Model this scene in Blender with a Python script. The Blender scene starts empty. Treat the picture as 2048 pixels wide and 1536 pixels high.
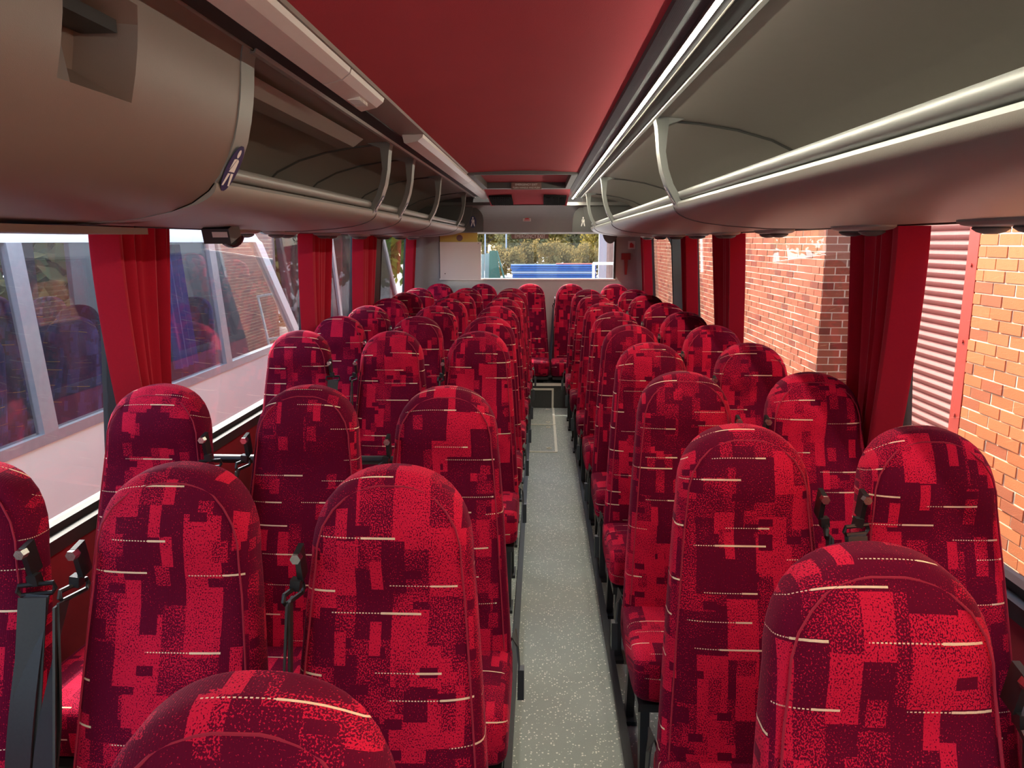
import bpy, bmesh, math, random
from mathutils import Vector, Matrix
random.seed(7)
R = math.radians
scene = bpy.context.scene
C = scene.collection

# ------------------------------------------------------------------ camera, sky, sun, exposure
EYE = 1.55
cam_d = bpy.data.cameras.new('camera')
cam = bpy.data.objects.new('camera', cam_d)
C.objects.link(cam)
F = 1500.0
cam_d.sensor_width = 36.0
cam_d.lens = F / 2048 * 36.0
cam_d.clip_start = 0.05
cam_d.clip_end = 400
pitch = math.atan(285 / F)
yaw = math.atan(58 / F * math.cos(pitch))
cam.location = (0, 0, EYE)
cam.rotation_euler = (R(90) - pitch, 0, yaw)
scene.camera = cam

world = bpy.data.worlds.new('sky')
scene.world = world
world.use_nodes = True
wt = world.node_tree
for n in list(wt.nodes):
    wt.nodes.remove(n)
wo = wt.nodes.new('ShaderNodeOutputWorld')
wb = wt.nodes.new('ShaderNodeBackground')
sky = wt.nodes.new('ShaderNodeTexSky')
sky.sky_type = 'NISHITA'
sky.sun_disc = False
sky.sun_elevation = R(48)
sky.sun_rotation = R(-35)
sky.air_density = 1.0
sky.dust_density = 3.0
sky.ozone_density = 1.0
wb.inputs['Strength'].default_value = 0.55
wt.links.new(sky.outputs[0], wb.inputs['Color'])
wt.links.new(wb.outputs[0], wo.inputs['Surface'])

sun_d = bpy.data.lights.new('sun', 'SUN')
sun_d.energy = 2.9
sun_d.angle = R(1.0)
sun_d.color = (1.0, 0.93, 0.82)
sun = bpy.data.objects.new('sun', sun_d)
C.objects.link(sun)
_az, _el = R(35), R(50)                                   # azimuth from the bus axis towards its left side
_to = Vector((-math.sin(_az) * math.cos(_el), math.cos(_az) * math.cos(_el), math.sin(_el)))
sun.rotation_euler = _to.to_track_quat('Z', 'Y').to_euler()

vs = scene.view_settings
scene.display_settings.display_device = 'sRGB'
vs.view_transform = 'Standard'
vs.look = 'None'
vs.gamma = 1.0
vs.use_curve_mapping = False
vs.exposure = 1.48
scene.cycles.transparent_max_bounces = 16
scene.cycles.max_bounces = 8
scene.cycles.diffuse_bounces = 5
scene.cycles.sample_clamp_indirect = 6.0

# ------------------------------------------------------------------ node helpers
class G:
    def __init__(s, name):
        s.mat = bpy.data.materials.new(name)
        s.mat.use_nodes = True
        s.t = s.mat.node_tree
        for n in list(s.t.nodes):
            s.t.nodes.remove(n)
        s.out = s.new('ShaderNodeOutputMaterial')
    def new(s, t, **kw):
        n = s.t.nodes.new(t)
        for k, v in kw.items():
            setattr(n, k, v)
        return n
    def put(s, sock, v):
        if isinstance(v, bpy.types.NodeSocket):
            s.t.links.new(v, sock)
        else:
            if isinstance(v, (tuple, list)) and len(v) == 3 and sock.type == 'RGBA':
                v = tuple(v) + (1.0,)
            sock.default_value = v
    def m(s, op, a, b=None, c=None):
        n = s.new('ShaderNodeMath', operation=op)
        for i, v in enumerate((a, b, c)):
            if v is not None:
                s.put(n.inputs[i], v)
        return n.outputs[0]
    def vec(s, x, y, z=0.0):
        n = s.new('ShaderNodeCombineXYZ')
        for i, v in enumerate((x, y, z)):
            s.put(n.inputs[i], v)
        return n.outputs[0]
    def white(s, x, y, z=0.0):
        n = s.new('ShaderNodeTexWhiteNoise', noise_dimensions='3D')
        s.put(n.inputs['Vector'], s.vec(x, y, z))
        return n.outputs['Value']
    def noise(s, v, scale, detail=2.0, rough=0.5):
        n = s.new('ShaderNodeTexNoise')
        s.put(n.inputs['Vector'], v)
        s.put(n.inputs['Scale'], scale)
        s.put(n.inputs['Detail'], detail)
        s.put(n.inputs['Roughness'], rough)
        return n.outputs['Fac']
    def mix(s, f, a, b):
        n = s.new('ShaderNodeMix', data_type='RGBA')
        s.put(n.inputs[0], f); s.put(n.inputs[6], a); s.put(n.inputs[7], b)
        return n.outputs[2]
    def coords(s, which='Object'):
        return s.new('ShaderNodeTexCoord').outputs[which]
    def sep(s, v):
        n = s.new('ShaderNodeSeparateXYZ')
        s.put(n.inputs[0], v)
        return n.outputs
    def bump(s, h, strength=0.3, dist=0.002):
        n = s.new('ShaderNodeBump')
        s.put(n.inputs['Strength'], strength); s.put(n.inputs['Distance'], dist); s.put(n.inputs['Height'], h)
        return n.outputs[0]
    def bsdf(s, color, rough=0.5, metal=0.0, normal=None, spec=0.5, **kw):
        n = s.new('ShaderNodeBsdfPrincipled')
        s.put(n.inputs['Base Color'], color); s.put(n.inputs['Roughness'], rough); s.put(n.inputs['Metallic'], metal)
        s.put(n.inputs['Specular IOR Level'], spec)
        if normal is not None:
            s.put(n.inputs['Normal'], normal)
        for k, v in kw.items():
            s.put(n.inputs[k], v)
        return n.outputs[0]
    def end(s, sh):
        s.t.links.new(sh, s.out.inputs['Surface'])
        return s.mat

def plain(name, color, rough=0.5, metal=0.0, spec=0.5, var=0.12, scale=30.0, bump=0.0, bscale=400.0):
    g = G(name)
    co = g.coords()
    nf = g.noise(co, scale, 3.0)
    dark = tuple(c * (1 - var) for c in color); lite = tuple(min(1, c * (1 + var)) for c in color)
    col = g.mix(nf, dark, lite)
    nm = g.bump(g.noise(co, bscale, 1.0), bump, 0.001) if bump else None
    return g.end(g.bsdf(col, rough, metal, nm, spec))

def fabric(name, dark, mid, dash, speck_scale=330.0):
    g = G(name)
    uv = g.sep(g.coords('UV'))
    rnd = g.new('ShaderNodeObjectInfo').outputs['Random']
    U = g.m('ADD', uv[0], g.m('MULTIPLY', rnd, 31.7))
    V = g.m('ADD', uv[1], g.m('MULTIPLY', rnd, 57.3))
    wob = g.noise(g.vec(U, V), 9.0, 1.0)
    Uw = g.m('ADD', U, g.m('MULTIPLY', g.m('SUBTRACT', wob, 0.5), 0.008))
    def layer(cw, bh, seed):
        ci = g.m('FLOOR', g.m('DIVIDE', Uw, cw))
        off = g.white(ci, seed, 3.3)
        bi = g.m('FLOOR', g.m('ADD', g.m('DIVIDE', V, bh), g.m('MULTIPLY', off, 9.0)))
        return g.white(ci, bi, seed)
    a = layer(0.042, 0.098, 1.7)
    b = layer(0.066, 0.125, 5.1)
    c = layer(0.031, 0.017, 9.4)
    d2 = layer(0.021, 0.055, 14.2)
    e2 = layer(0.027, 0.040, 33.1)
    # density of the bright yarn
    # threshold of the speckle: dark ground, half-speckled and bright blocks
    th = g.m('ADD', 0.335, g.m('MULTIPLY', g.m('GREATER_THAN', a, 0.38), 0.115))
    th = g.m('ADD', th, g.m('MULTIPLY', g.m('GREATER_THAN', a, 0.78), 0.125))
    def over(th, cond, v):
        n = g.new('ShaderNodeMix', data_type='FLOAT')
        g.put(n.inputs[0], cond); g.put(n.inputs[2], th); g.put(n.inputs[3], v)
        return n.outputs[0]
    th = over(th, g.m('LESS_THAN', b, 0.27), 0.31)
    th = over(th, g.m('GREATER_THAN', b, 0.84), 0.565)
    th = over(th, g.m('GREATER_THAN', e2, 0.90), 0.49)
    th = over(th, g.m('LESS_THAN', c, 0.07), 0.28)
    th = over(th, g.m('GREATER_THAN', d2, 0.955), 0.60)
    th = g.m('ADD', th, g.m('MULTIPLY', g.m('SUBTRACT', g.noise(g.vec(U, V, 4.0), 14.0, 1.0), 0.5), 0.22))
    sp = g.noise(g.vec(g.m('MULTIPLY', U, 1.35), V), speck_scale, 1.0, 0.6)
    fac = g.m('MULTIPLY', g.m('SUBTRACT', th, sp), 14.0)
    fac = g.m('MINIMUM', g.m('MAXIMUM', g.m('ADD', fac, 0.5), 0.0), 1.0)
    col = g.mix(fac, dark, mid)
    # cream dashes, one half of each dotted
    rh, dw = 0.072, 0.20
    ri = g.m('FLOOR', g.m('DIVIDE', V, rh))
    fu = g.m('ADD', g.m('DIVIDE', U, dw), g.m('MULTIPLY', g.white(ri, 2.2, 0.7), 7.0))
    ji = g.m('FLOOR', fu)
    fr = g.m('FRACT', fu)
    r1 = g.white(ri, ji, 21.0)
    r2 = g.white(ri, ji, 22.0)
    r3 = g.white(ri, ji, 23.0)
    dv = g.m('ABSOLUTE', g.m('SUBTRACT', g.m('FRACT', g.m('DIVIDE', V, rh)), g.m('ADD', 0.2, g.m('MULTIPLY', r1, 0.6))))
    dot = g.m('LESS_THAN', g.m('FRACT', g.m('DIVIDE', U, 0.0055)), 0.55)
    half = g.m('GREATER_THAN', fr, g.m('ADD', 0.25, g.m('MULTIPLY', r3, 0.4)))
    solid = g.m('MAXIMUM', dot, half)
    thick = g.m('ADD', 0.013, g.m('MULTIPLY', half, 0.012))
    on = g.m('MULTIPLY', g.m('LESS_THAN', dv, thick), g.m('LESS_THAN', r2, 0.62))
    on = g.m('MULTIPLY', on, g.m('MULTIPLY', g.m('GREATER_THAN', fr, 0.08), g.m('LESS_THAN', fr, g.m('ADD', 0.55, g.m('MULTIPLY', r1, 0.38)))))
    on = g.m('MULTIPLY', on, solid)
    col = g.mix(on, col, dash)
    rib = g.m('SINE', g.m('MULTIPLY', U, 2 * math.pi / 0.0035))
    nm = g.bump(g.m('ADD', g.m('MULTIPLY', rib, 0.25), sp), 0.25, 0.0015)
    sh = g.bsdf(col, 0.85, 0.0, nm, 0.08, **{'Sheen Weight': 0.16, 'Sheen Roughness': 0.4, 'Sheen Tint': (1.0, 0.18, 0.30)})
    return g.end(sh)

def glass(name, tint=(1, 1, 1), dirt=0.02, base=0.04, gain=1.0):
    g = G(name)
    geo = g.new('ShaderNodeNewGeometry')
    dp = g.new('ShaderNodeVectorMath', operation='DOT_PRODUCT')
    g.put(dp.inputs[0], geo.outputs['Normal']); g.put(dp.inputs[1], geo.outputs['Incoming'])
    c = g.m('ABSOLUTE', dp.outputs['Value'])
    fz = g.m('ADD', base, g.m('MULTIPLY', g.m('POWER', g.m('SUBTRACT', 1.0, c), 5.0), 1 - base))
    fz = g.m('MULTIPLY', fz, gain)
    tr = g.new('ShaderNodeBsdfTransparent'); g.put(tr.inputs[0], tint)
    gl = g.new('ShaderNodeBsdfGlossy'); g.put(gl.inputs['Roughness'], 0.0)
    mx = g.new('ShaderNodeMixShader')
    g.put(mx.inputs[0], fz)
    g.t.links.new(tr.outputs[0], mx.inputs[1]); g.t.links.new(gl.outputs[0], mx.inputs[2])
    df = g.new('ShaderNodeBsdfDiffuse'); g.put(df.inputs[0], (0.75, 0.75, 0.73))
    m2 = g.new('ShaderNodeMixShader')
    nf = g.noise(g.coords(), 3.0, 6.0, 0.7)
    g.put(m2.inputs[0], g.m('MULTIPLY', g.m('POWER', nf, 2.0), dirt * 3))
    g.t.links.new(mx.outputs[0], m2.inputs[1]); g.t.links.new(df.outputs[0], m2.inputs[2])
    return g.end(m2.outputs[0])

def curtain_mat(name, color):
    g = G(name)
    nf = g.noise(g.coords(), 160.0, 2.0)
    col = g.mix(nf, tuple(c * 0.85 for c in color), color)
    d = g.bsdf(col, 0.9, 0.0, g.bump(nf, 0.2, 0.001), 0.15, **{'Sheen Weight': 0.3})
    tl = g.new('ShaderNodeBsdfTranslucent'); g.put(tl.inputs[0], col)
    mx = g.new('ShaderNodeMixShader'); g.put(mx.inputs[0], 0.03)
    g.t.links.new(d, mx.inputs[1]); g.t.links.new(tl.outputs[0], mx.inputs[2])
    return g.end(mx.outputs[0])

def brick_mat(name, a, b, c):
    g = G(name)
    r1 = g.new('ShaderNodeObjectInfo').outputs['Random']
    r2 = g.new('ShaderNodeNewGeometry').outputs['Random Per Island']
    r = g.m('FRACT', g.m('ADD', g.m('MULTIPLY', r1, 7.3), r2))
    col = g.mix(r, a, b)
    col = g.mix(g.m('GREATER_THAN', r, 0.86), col, c)
    nf = g.noise(g.coords(), 28.0, 5.0, 0.65)
    col = g.mix(g.m('MULTIPLY', nf, 0.45), col, tuple(x * 0.55 for x in a))
    return g.end(g.bsdf(col, 0.9, 0.0, g.bump(g.noise(g.coords(), 120.0, 3.0), 0.5, 0.003), 0.2))

def floor_mat(name, base):
    g = G(name)
    co = g.coords()
    v = g.new('ShaderNodeTexVoronoi'); g.put(v.inputs['Vector'], co); g.put(v.inputs['Scale'], 115.0)
    cs = g.new('ShaderNodeSeparateColor'); g.put(cs.inputs[0], v.outputs['Color'])
    rad = g.m('MULTIPLY', g.m('MULTIPLY', cs.outputs[0], g.m('GREATER_THAN', cs.outputs[1], 0.22)), 0.40)
    dot = g.m('LESS_THAN', v.outputs['Distance'], rad)
    nf = g.noise(co, 5.0, 4.0)
    col = g.mix(nf, tuple(c * 0.8 for c in base), tuple(c * 1.2 for c in base))
    fine = g.noise(co, 500.0, 1.0)
    col = g.mix(g.m('MULTIPLY', g.m('GREATER_THAN', fine, 0.6), 0.3), col, (0.12, 0.13, 0.12))
    col = g.mix(dot, col, (0.75, 0.74, 0.66))
    return g.end(g.bsdf(col, 0.45, 0.0, g.bump(dot, 0.2, 0.0005), 0.4))

def emit(name, color, strength):
    g = G(name)
    e = g.new('ShaderNodeEmission'); g.put(e.inputs[0], color); g.put(e.inputs[1], strength)
    return g.end(e.outputs[0])

M = {}
M['fabric'] = fabric('red_patchwork_moquette', (0.105, 0.0015, 0.018), (0.58, 0.010, 0.044), (0.80, 0.60, 0.40))
M['blue_fabric'] = fabric('blue_moquette', (0.02, 0.03, 0.09), (0.05, 0.07, 0.22), (0.45, 0.25, 0.08))
M['piping'] = plain('red_piping', (0.30, 0.006, 0.03), 0.9)
M['red_carpet'] = plain('red_carpet_trim', (0.22, 0.008, 0.020), 0.95, bump=0.4)
M['ceiling_cloth'] = plain('red_headlining', (0.42, 0.030, 0.050), 0.95, var=0.06, scale=4, bump=0.3, bscale=600)
M['grey_plastic'] = plain('grey_moulded_plastic', (0.245, 0.225, 0.20), 0.42, var=0.04, bump=0.15, bscale=700)
M['grey_bracket'] = plain('grey_bracket_plastic', (0.22, 0.225, 0.215), 0.4, var=0.05)
M['grey_dark'] = plain('dark_grey_plastic', (0.085, 0.085, 0.082), 0.5, var=0.06, bump=0.15)
M['rear_panel'] = plain('grey_rear_panel', (0.20, 0.20, 0.195), 0.6, var=0.05)
M['carbon'] = None
M['black'] = plain('black_plastic', (0.012, 0.012, 0.013), 0.35)
M['black_metal'] = plain('black_painted_steel', (0.014, 0.014, 0.015), 0.4, 0.0, 0.5)
M['webbing'] = plain('black_webbing', (0.025, 0.025, 0.027), 0.45, var=0.2, scale=200)
M['chrome'] = plain('bright_steel', (0.60, 0.58, 0.54), 0.25, 1.0)
M['alu'] = plain('aluminium_strip', (0.62, 0.60, 0.54), 0.4, 0.6)
M['light_cover'] = plain('pale_light_cover', (0.52, 0.45, 0.43), 0.35, var=0.04)
M['white_trim'] = plain('white_trim', (0.75, 0.74, 0.70), 0.4)
M['curtain'] = curtain_mat('red_curtain_cloth', (0.46, 0.007, 0.030))
M['blue_curtain'] = curtain_mat('blue_curtain_cloth', (0.03, 0.05, 0.35))
M['glass'] = glass('window_glass', (0.97, 0.98, 0.97), 0.006, 0.045)
M['dark_glass'] = glass('tinted_glass', (0.88, 0.90, 0.92), 0.02, 0.05)
M['smoked_glass'] = glass('smoked_glass', (0.30, 0.30, 0.32), 0.03, 0.04, 0.35)
M['floor'] = floor_mat('speckled_vinyl_floor', (0.275, 0.305, 0.265))
M['floor_dark'] = plain('dark_vinyl', (0.045, 0.047, 0.044), 0.6, var=0.3, scale=60)
M['edge_white'] = plain('cream_edge_strip', (0.72, 0.70, 0.60), 0.45, var=0.1)
M['brick'] = brick_mat('orange_brick', (0.53, 0.185, 0.07), (0.43, 0.13, 0.047), (0.36, 0.105, 0.05))
M['brick_far'] = brick_mat('red_brick', (0.36, 0.115, 0.055), (0.27, 0.076, 0.036), (0.19, 0.05, 0.028))
M['mortar'] = plain('mortar', (0.78, 0.66, 0.46), 0.95, var=0.2)
M['shutter'] = plain('pink_shutter_slats', (0.27, 0.078, 0.062), 0.65, var=0.08)
M['red_paint'] = plain('red_painted_steel', (0.36, 0.028, 0.013), 0.55, var=0.2, scale=14)
M['white_paint'] = plain('cream_white_paint', (0.88, 0.87, 0.80), 0.55, var=0.04, scale=3)
M['silver'] = plain('silver_paint', (0.40, 0.41, 0.42), 0.35, 0.3)
M['rubber'] = plain('black_rubber', (0.02, 0.02, 0.021), 0.55)
M['hammer_red'] = plain('dull_red_plastic', (0.26, 0.012, 0.02), 0.5, var=0.05)
M['brown_plastic'] = plain('brown_grey_moulded_plastic', (0.165, 0.118, 0.098), 0.42, var=0.04, bump=0.15, bscale=700)
M['matt_black'] = plain('matt_black', (0.012, 0.012, 0.012), 0.95, spec=0.05)
M['lit_rear_wall'] = plain('pale_grey_rear_wall', (0.36, 0.37, 0.36), 0.6, var=0.05)  # lighter than the bulkhead grey: window light put into the colour
M['asphalt'] = plain('pale_concrete_yard', (0.27, 0.255, 0.235), 0.9, var=0.2, scale=0.8)
M['board'] = plain('white_board', (0.78, 0.70, 0.64), 0.5, var=0.03, scale=6)
M['sign_white'] = plain('white_print', (0.80, 0.78, 0.75), 0.5, var=0.02)
M['sign_pink'] = plain('pale_sign_face', (0.62, 0.56, 0.54), 0.5, var=0.02)
M['sign_blue'] = plain('blue_print', (0.025, 0.03, 0.10), 0.4, var=0.05)
M['sign_yellow'] = plain('yellow_print', (0.65, 0.50, 0.10), 0.5, var=0.05)
M['sign_red'] = plain('red_print', (0.55, 0.02, 0.03), 0.4, var=0.05)
M['sign_brown'] = plain('brown_print', (0.22, 0.12, 0.10), 0.6, var=0.05)
M['led'] = emit('led_strip_glow', (1.0, 0.94, 0.74), 75.0)
M['blue_steel'] = plain('blue_painted_steel', (0.03, 0.085, 0.23), 0.45, var=0.15, scale=3)
M['green_paint'] = plain('green_painted_steel', (0.012, 0.07, 0.045), 0.5)
M['pale_green'] = plain('pale_green_fence', (0.16, 0.20, 0.18), 0.6)
M['galv'] = plain('galvanised_post', (0.30, 0.31, 0.34), 0.45)
M['timber'] = plain('brown_cladding', (0.20, 0.12, 0.10), 0.8, var=0.25, scale=6)
M['bark'] = plain('bark', (0.10, 0.07, 0.045), 0.9)
M['smoke'] = plain('smoked_dome', (0.03, 0.02, 0.02), 0.05)

def carbon():
    g = G('dark_ribbed_panel')
    s = g.sep(g.coords())
    w = g.m('SINE', g.m('MULTIPLY', g.m('ADD', s[0], s[1]), 2 * math.pi / 0.006))
    w2 = g.m('SINE', g.m('MULTIPLY', g.m('SUBTRACT', s[0], s[1]), 2 * math.pi / 0.006))
    f = g.m('MULTIPLY', g.m('ADD', g.m('MULTIPLY', w, w2), 1.0), 0.5)
    col = g.mix(f, (0.040, 0.045, 0.052), (0.075, 0.082, 0.092))
    return g.end(g.bsdf(col, 0.5, 0.0, g.bump(f, 0.2, 0.0005), 0.3))
M['carbon'] = carbon()

def leaf_mat(name, a, b):
    g = G(name)
    r = g.new('ShaderNodeNewGeometry').outputs['Random Per Island']
    col = g.mix(r, a, b)
    d = g.new('ShaderNodeBsdfDiffuse'); g.put(d.inputs[0], col)
    t = g.new('ShaderNodeBsdfTranslucent'); g.put(t.inputs[0], col)
    mx = g.new('ShaderNodeMixShader'); g.put(mx.inputs[0], 0.4)
    g.t.links.new(d.outputs[0], mx.inputs[1]); g.t.links.new(t.outputs[0], mx.inputs[2])
    return g.end(mx.outputs[0])
M['leaf_olive'] = leaf_mat('olive_leaves', (0.17, 0.125, 0.025), (0.30, 0.23, 0.06))
M['leaf_grey'] = leaf_mat('grey_green_leaves', (0.10, 0.092, 0.035), (0.20, 0.175, 0.08))
M['leaf_brown'] = leaf_mat('brown_scrub_leaves', (0.15, 0.10, 0.035), (0.24, 0.17, 0.06))
M['leaf_green'] = leaf_mat('fresh_green_leaves', (0.09, 0.16, 0.02), (0.20, 0.29, 0.04))
M['leaf_dark'] = leaf_mat('dark_hedge_leaves', (0.08, 0.08, 0.03), (0.15, 0.14, 0.06))

# ------------------------------------------------------------------ mesh helpers
class MB:
    def __init__(s):
        s.v = []; s.f = []; s.uv = []
    def add(s, vs, fs, uv=None):
        b = len(s.v)
        s.v += [tuple(p) for p in vs]
        s.uv += list(uv) if uv else [(p[0] + p[1], p[2]) for p in vs]
        s.f += [tuple(b + i for i in f) for f in fs]
        return s
    def box(s, x0, x1, y0, y1, z0, z1):
        vs = [(x, y, z) for z in (z0, z1) for y in (y0, y1) for x in (x0, x1)]
        return s.add(vs, [(0, 2, 3, 1), (4, 5, 7, 6), (0, 1, 5, 4), (2, 6, 7, 3), (0, 4, 6, 2), (1, 3, 7, 5)])
    def obox(s, c, size, rot):
        hx, hy, hz = size[0] / 2, size[1] / 2, size[2] / 2
        vs = [Vector(c) + rot @ Vector((x, y, z)) for z in (-hz, hz) for y in (-hy, hy) for x in (-hx, hx)]
        return s.add(vs, [(0, 2, 3, 1), (4, 5, 7, 6), (0, 1, 5, 4), (2, 6, 7, 3), (0, 4, 6, 2), (1, 3, 7, 5)])
    def rings(s, rings, closed=True, caps=True, uvs=None):
        n = len(rings[0]); vs = [p for r in rings for p in r]; fs = []
        for i in range(len(rings) - 1):
            for j in range(n if closed else n - 1):
                k = (j + 1) % n
                fs.append((i * n + j, i * n + k, (i + 1) * n + k, (i + 1) * n + j))
        if caps and closed:
            fs.append(tuple(range(n - 1, -1, -1)))
            b = (len(rings) - 1) * n
            fs.append(tuple(b + j for j in range(n)))
        return s.add(vs, fs, [u for r in uvs for u in r] if uvs else None)
    def tube(s, pts, r, n=8, closed=False):
        pts = [Vector(p) for p in pts]
        rings = []; up = None
        m = len(pts)
        for i, p in enumerate(pts):
            a = pts[(i - 1) % m] if (closed or i > 0) else p
            b = pts[(i + 1) % m] if (closed or i < m - 1) else p
            t = (b - a).normalized()
            if up is None:
                up = Vector((0, 0, 1)) if abs(t.z) < 0.9 else Vector((0, 1, 0))
            x = t.cross(up).normalized(); up = x.cross(t).normalized()
            rr = r[i] if isinstance(r, (list, tuple)) else r
            rings.append([p + x * (rr * math.cos(2 * math.pi * j / n)) + up * (rr * math.sin(2 * math.pi * j / n)) for j in range(n)])
        if closed:
            rings.append(rings[0])
        return s.rings(rings, True, not closed)
    def sheet(s, prof, y0, y1, th=0.008, ny=1, side=1):
        """cross-section polyline (x, z) run along y, with thickness th laid to one side"""
        P = [Vector((p[0], p[1])) for p in prof]
        off = []
        for i, p in enumerate(P):
            a = P[max(0, i - 1)]; b = P[min(len(P) - 1, i + 1)]
            t = (b - a).normalized()
            off.append(p + Vector((-t.y, t.x)) * th * side)
        loop = P + off[::-1]
        rings = []
        for k in range(ny + 1):
            y = y0 + (y1 - y0) * k / ny
            rings.append([(q.x, y, q.y) for q in loop])
        return s.rings(rings)
    def prism_y(s, poly, y0, y1):
        return s.rings([[(x, y0, z) for x, z in poly], [(x, y1, z) for x, z in poly]])
    def prism_x(s, poly, x0, x1):
        return s.rings([[(x0, y, z) for y, z in poly], [(x1, y, z) for y, z in poly]])
    def ribbon(s, pts, widths, w=0.046, th=0.002):
        rings = []
        for i, p in enumerate(pts):
            p = Vector(p)
            t = (Vector(pts[min(i + 1, len(pts) - 1)]) - Vector(pts[max(0, i - 1)])).normalized()
            d = (Vector(widths[i]) - t * t.dot(Vector(widths[i]))).normalized()
            nn = t.cross(d)
            rings.append([p + d * w / 2 + nn * th, p + d * w / 2 - nn * th, p - d * w / 2 - nn * th, p - d * w / 2 + nn * th])
        return s.rings(rings)
    def mesh(s, name, mat, smooth=False):
        me = bpy.data.meshes.new(name)
        me.from_pydata(s.v, [], s.f)
        ul = me.uv_layers.new(name='UVMap')
        idx = [0] * len(me.loops)
        me.loops.foreach_get('vertex_index', idx)
        flat = []
        for i in idx:
            flat += [s.uv[i][0], s.uv[i][1]]
        ul.data.foreach_set('uv', flat)
        bm = bmesh.new(); bm.from_mesh(me)
        bmesh.ops.recalc_face_normals(bm, faces=bm.faces)
        bm.to_mesh(me); bm.free()
        if mat:
            me.materials.append(mat)
        if smooth:
            me.polygons.foreach_set('use_smooth', [True] * len(me.polygons))
            try:
                me.set_sharp_from_angle(angle=R(38))
            except Exception:
                pass
        return me
    def build(s, name, mat, parent=None, smooth=False):
        return place(name, s.mesh(name, mat, smooth), parent)

def place(name, me, parent=None, loc=None):
    o = bpy.data.objects.new(name, me)
    C.objects.link(o)
    if parent is not None:
        o.parent = parent
        q = Vector((0, 0, 0)); p = parent
        while p is not None:
            q += p.location; p = p.parent
        if loc is None:
            o.location = -q                      # meshes are written in world coordinates
        else:
            o.location = loc
    elif loc is not None:
        o.location = loc
    return o

def empty(name, loc, label, cat, group=None):
    o = bpy.data.objects.new(name, None)
    o.empty_display_size = 0.1
    C.objects.link(o); o.location = loc
    return tag(o, label, cat, group)

def tag(o, label, cat, group=None, kind=None):
    if label: o['label'] = label
    if cat: o['category'] = cat
    if group: o['group'] = group
    if kind: o['kind'] = kind
    return o

def struct(o):
    o['kind'] = 'structure'
    return o

def text_mesh(name, body, size, mat, parent, loc, rot, depth=0.0008, align='CENTER', width=1.0):
    cu = bpy.data.curves.new('lettering', 'FONT')
    cu.body = body; cu.size = size; cu.extrude = depth; cu.align_x = align; cu.align_y = 'CENTER'
    tmp = bpy.data.objects.new('lettering', cu)
    C.objects.link(tmp)
    dg = bpy.context.evaluated_depsgraph_get()
    me = bpy.data.meshes.new_from_object(tmp.evaluated_get(dg))
    bpy.data.objects.remove(tmp)
    me.materials.clear(); me.materials.append(mat)
    me.transform(Matrix.Diagonal((width, 1, 1, 1)))
    o = place(name, me, parent, loc)
    o.rotation_euler = rot
    return o

CX = -0.127
def mx(x, s):                                   # right-hand x mirrored for the left side
    return x if s > 0 else 2 * CX - x
def mp(prof, s):
    return [(mx(x, s), EYE + z) for x, z in prof]

# ------------------------------------------------------------------ shell of the bus
Y0, Y1 = -1.9, 7.75
def wall_x(z, s):
    return mx(1.13 - max(0.0, z - 0.70) * 0.07, s)

fl = MB().box(-1.384, 1.13, Y0, Y1, -0.06, 0.0).build('floor', M['floor']); struct(fl)
st = MB().box(-1.36, 1.11, 6.95, Y1 - 0.01, 0.0, 0.235).build('floor_step', M['floor_dark']); struct(st)
MB().box(-1.36, 1.10, 6.935, 6.95, 0.215, 0.24).build('nosing', M['edge_white'], st)
for x0, x1, z0, z1 in ((-0.40, 0.13, 0.172, 0.190), (0.112, 0.13, 0.002, 0.172)):
    MB().box(x0, x1, 6.944, 6.9505, z0, z1).build('panel_strip', M['edge_white'], st)

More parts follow.
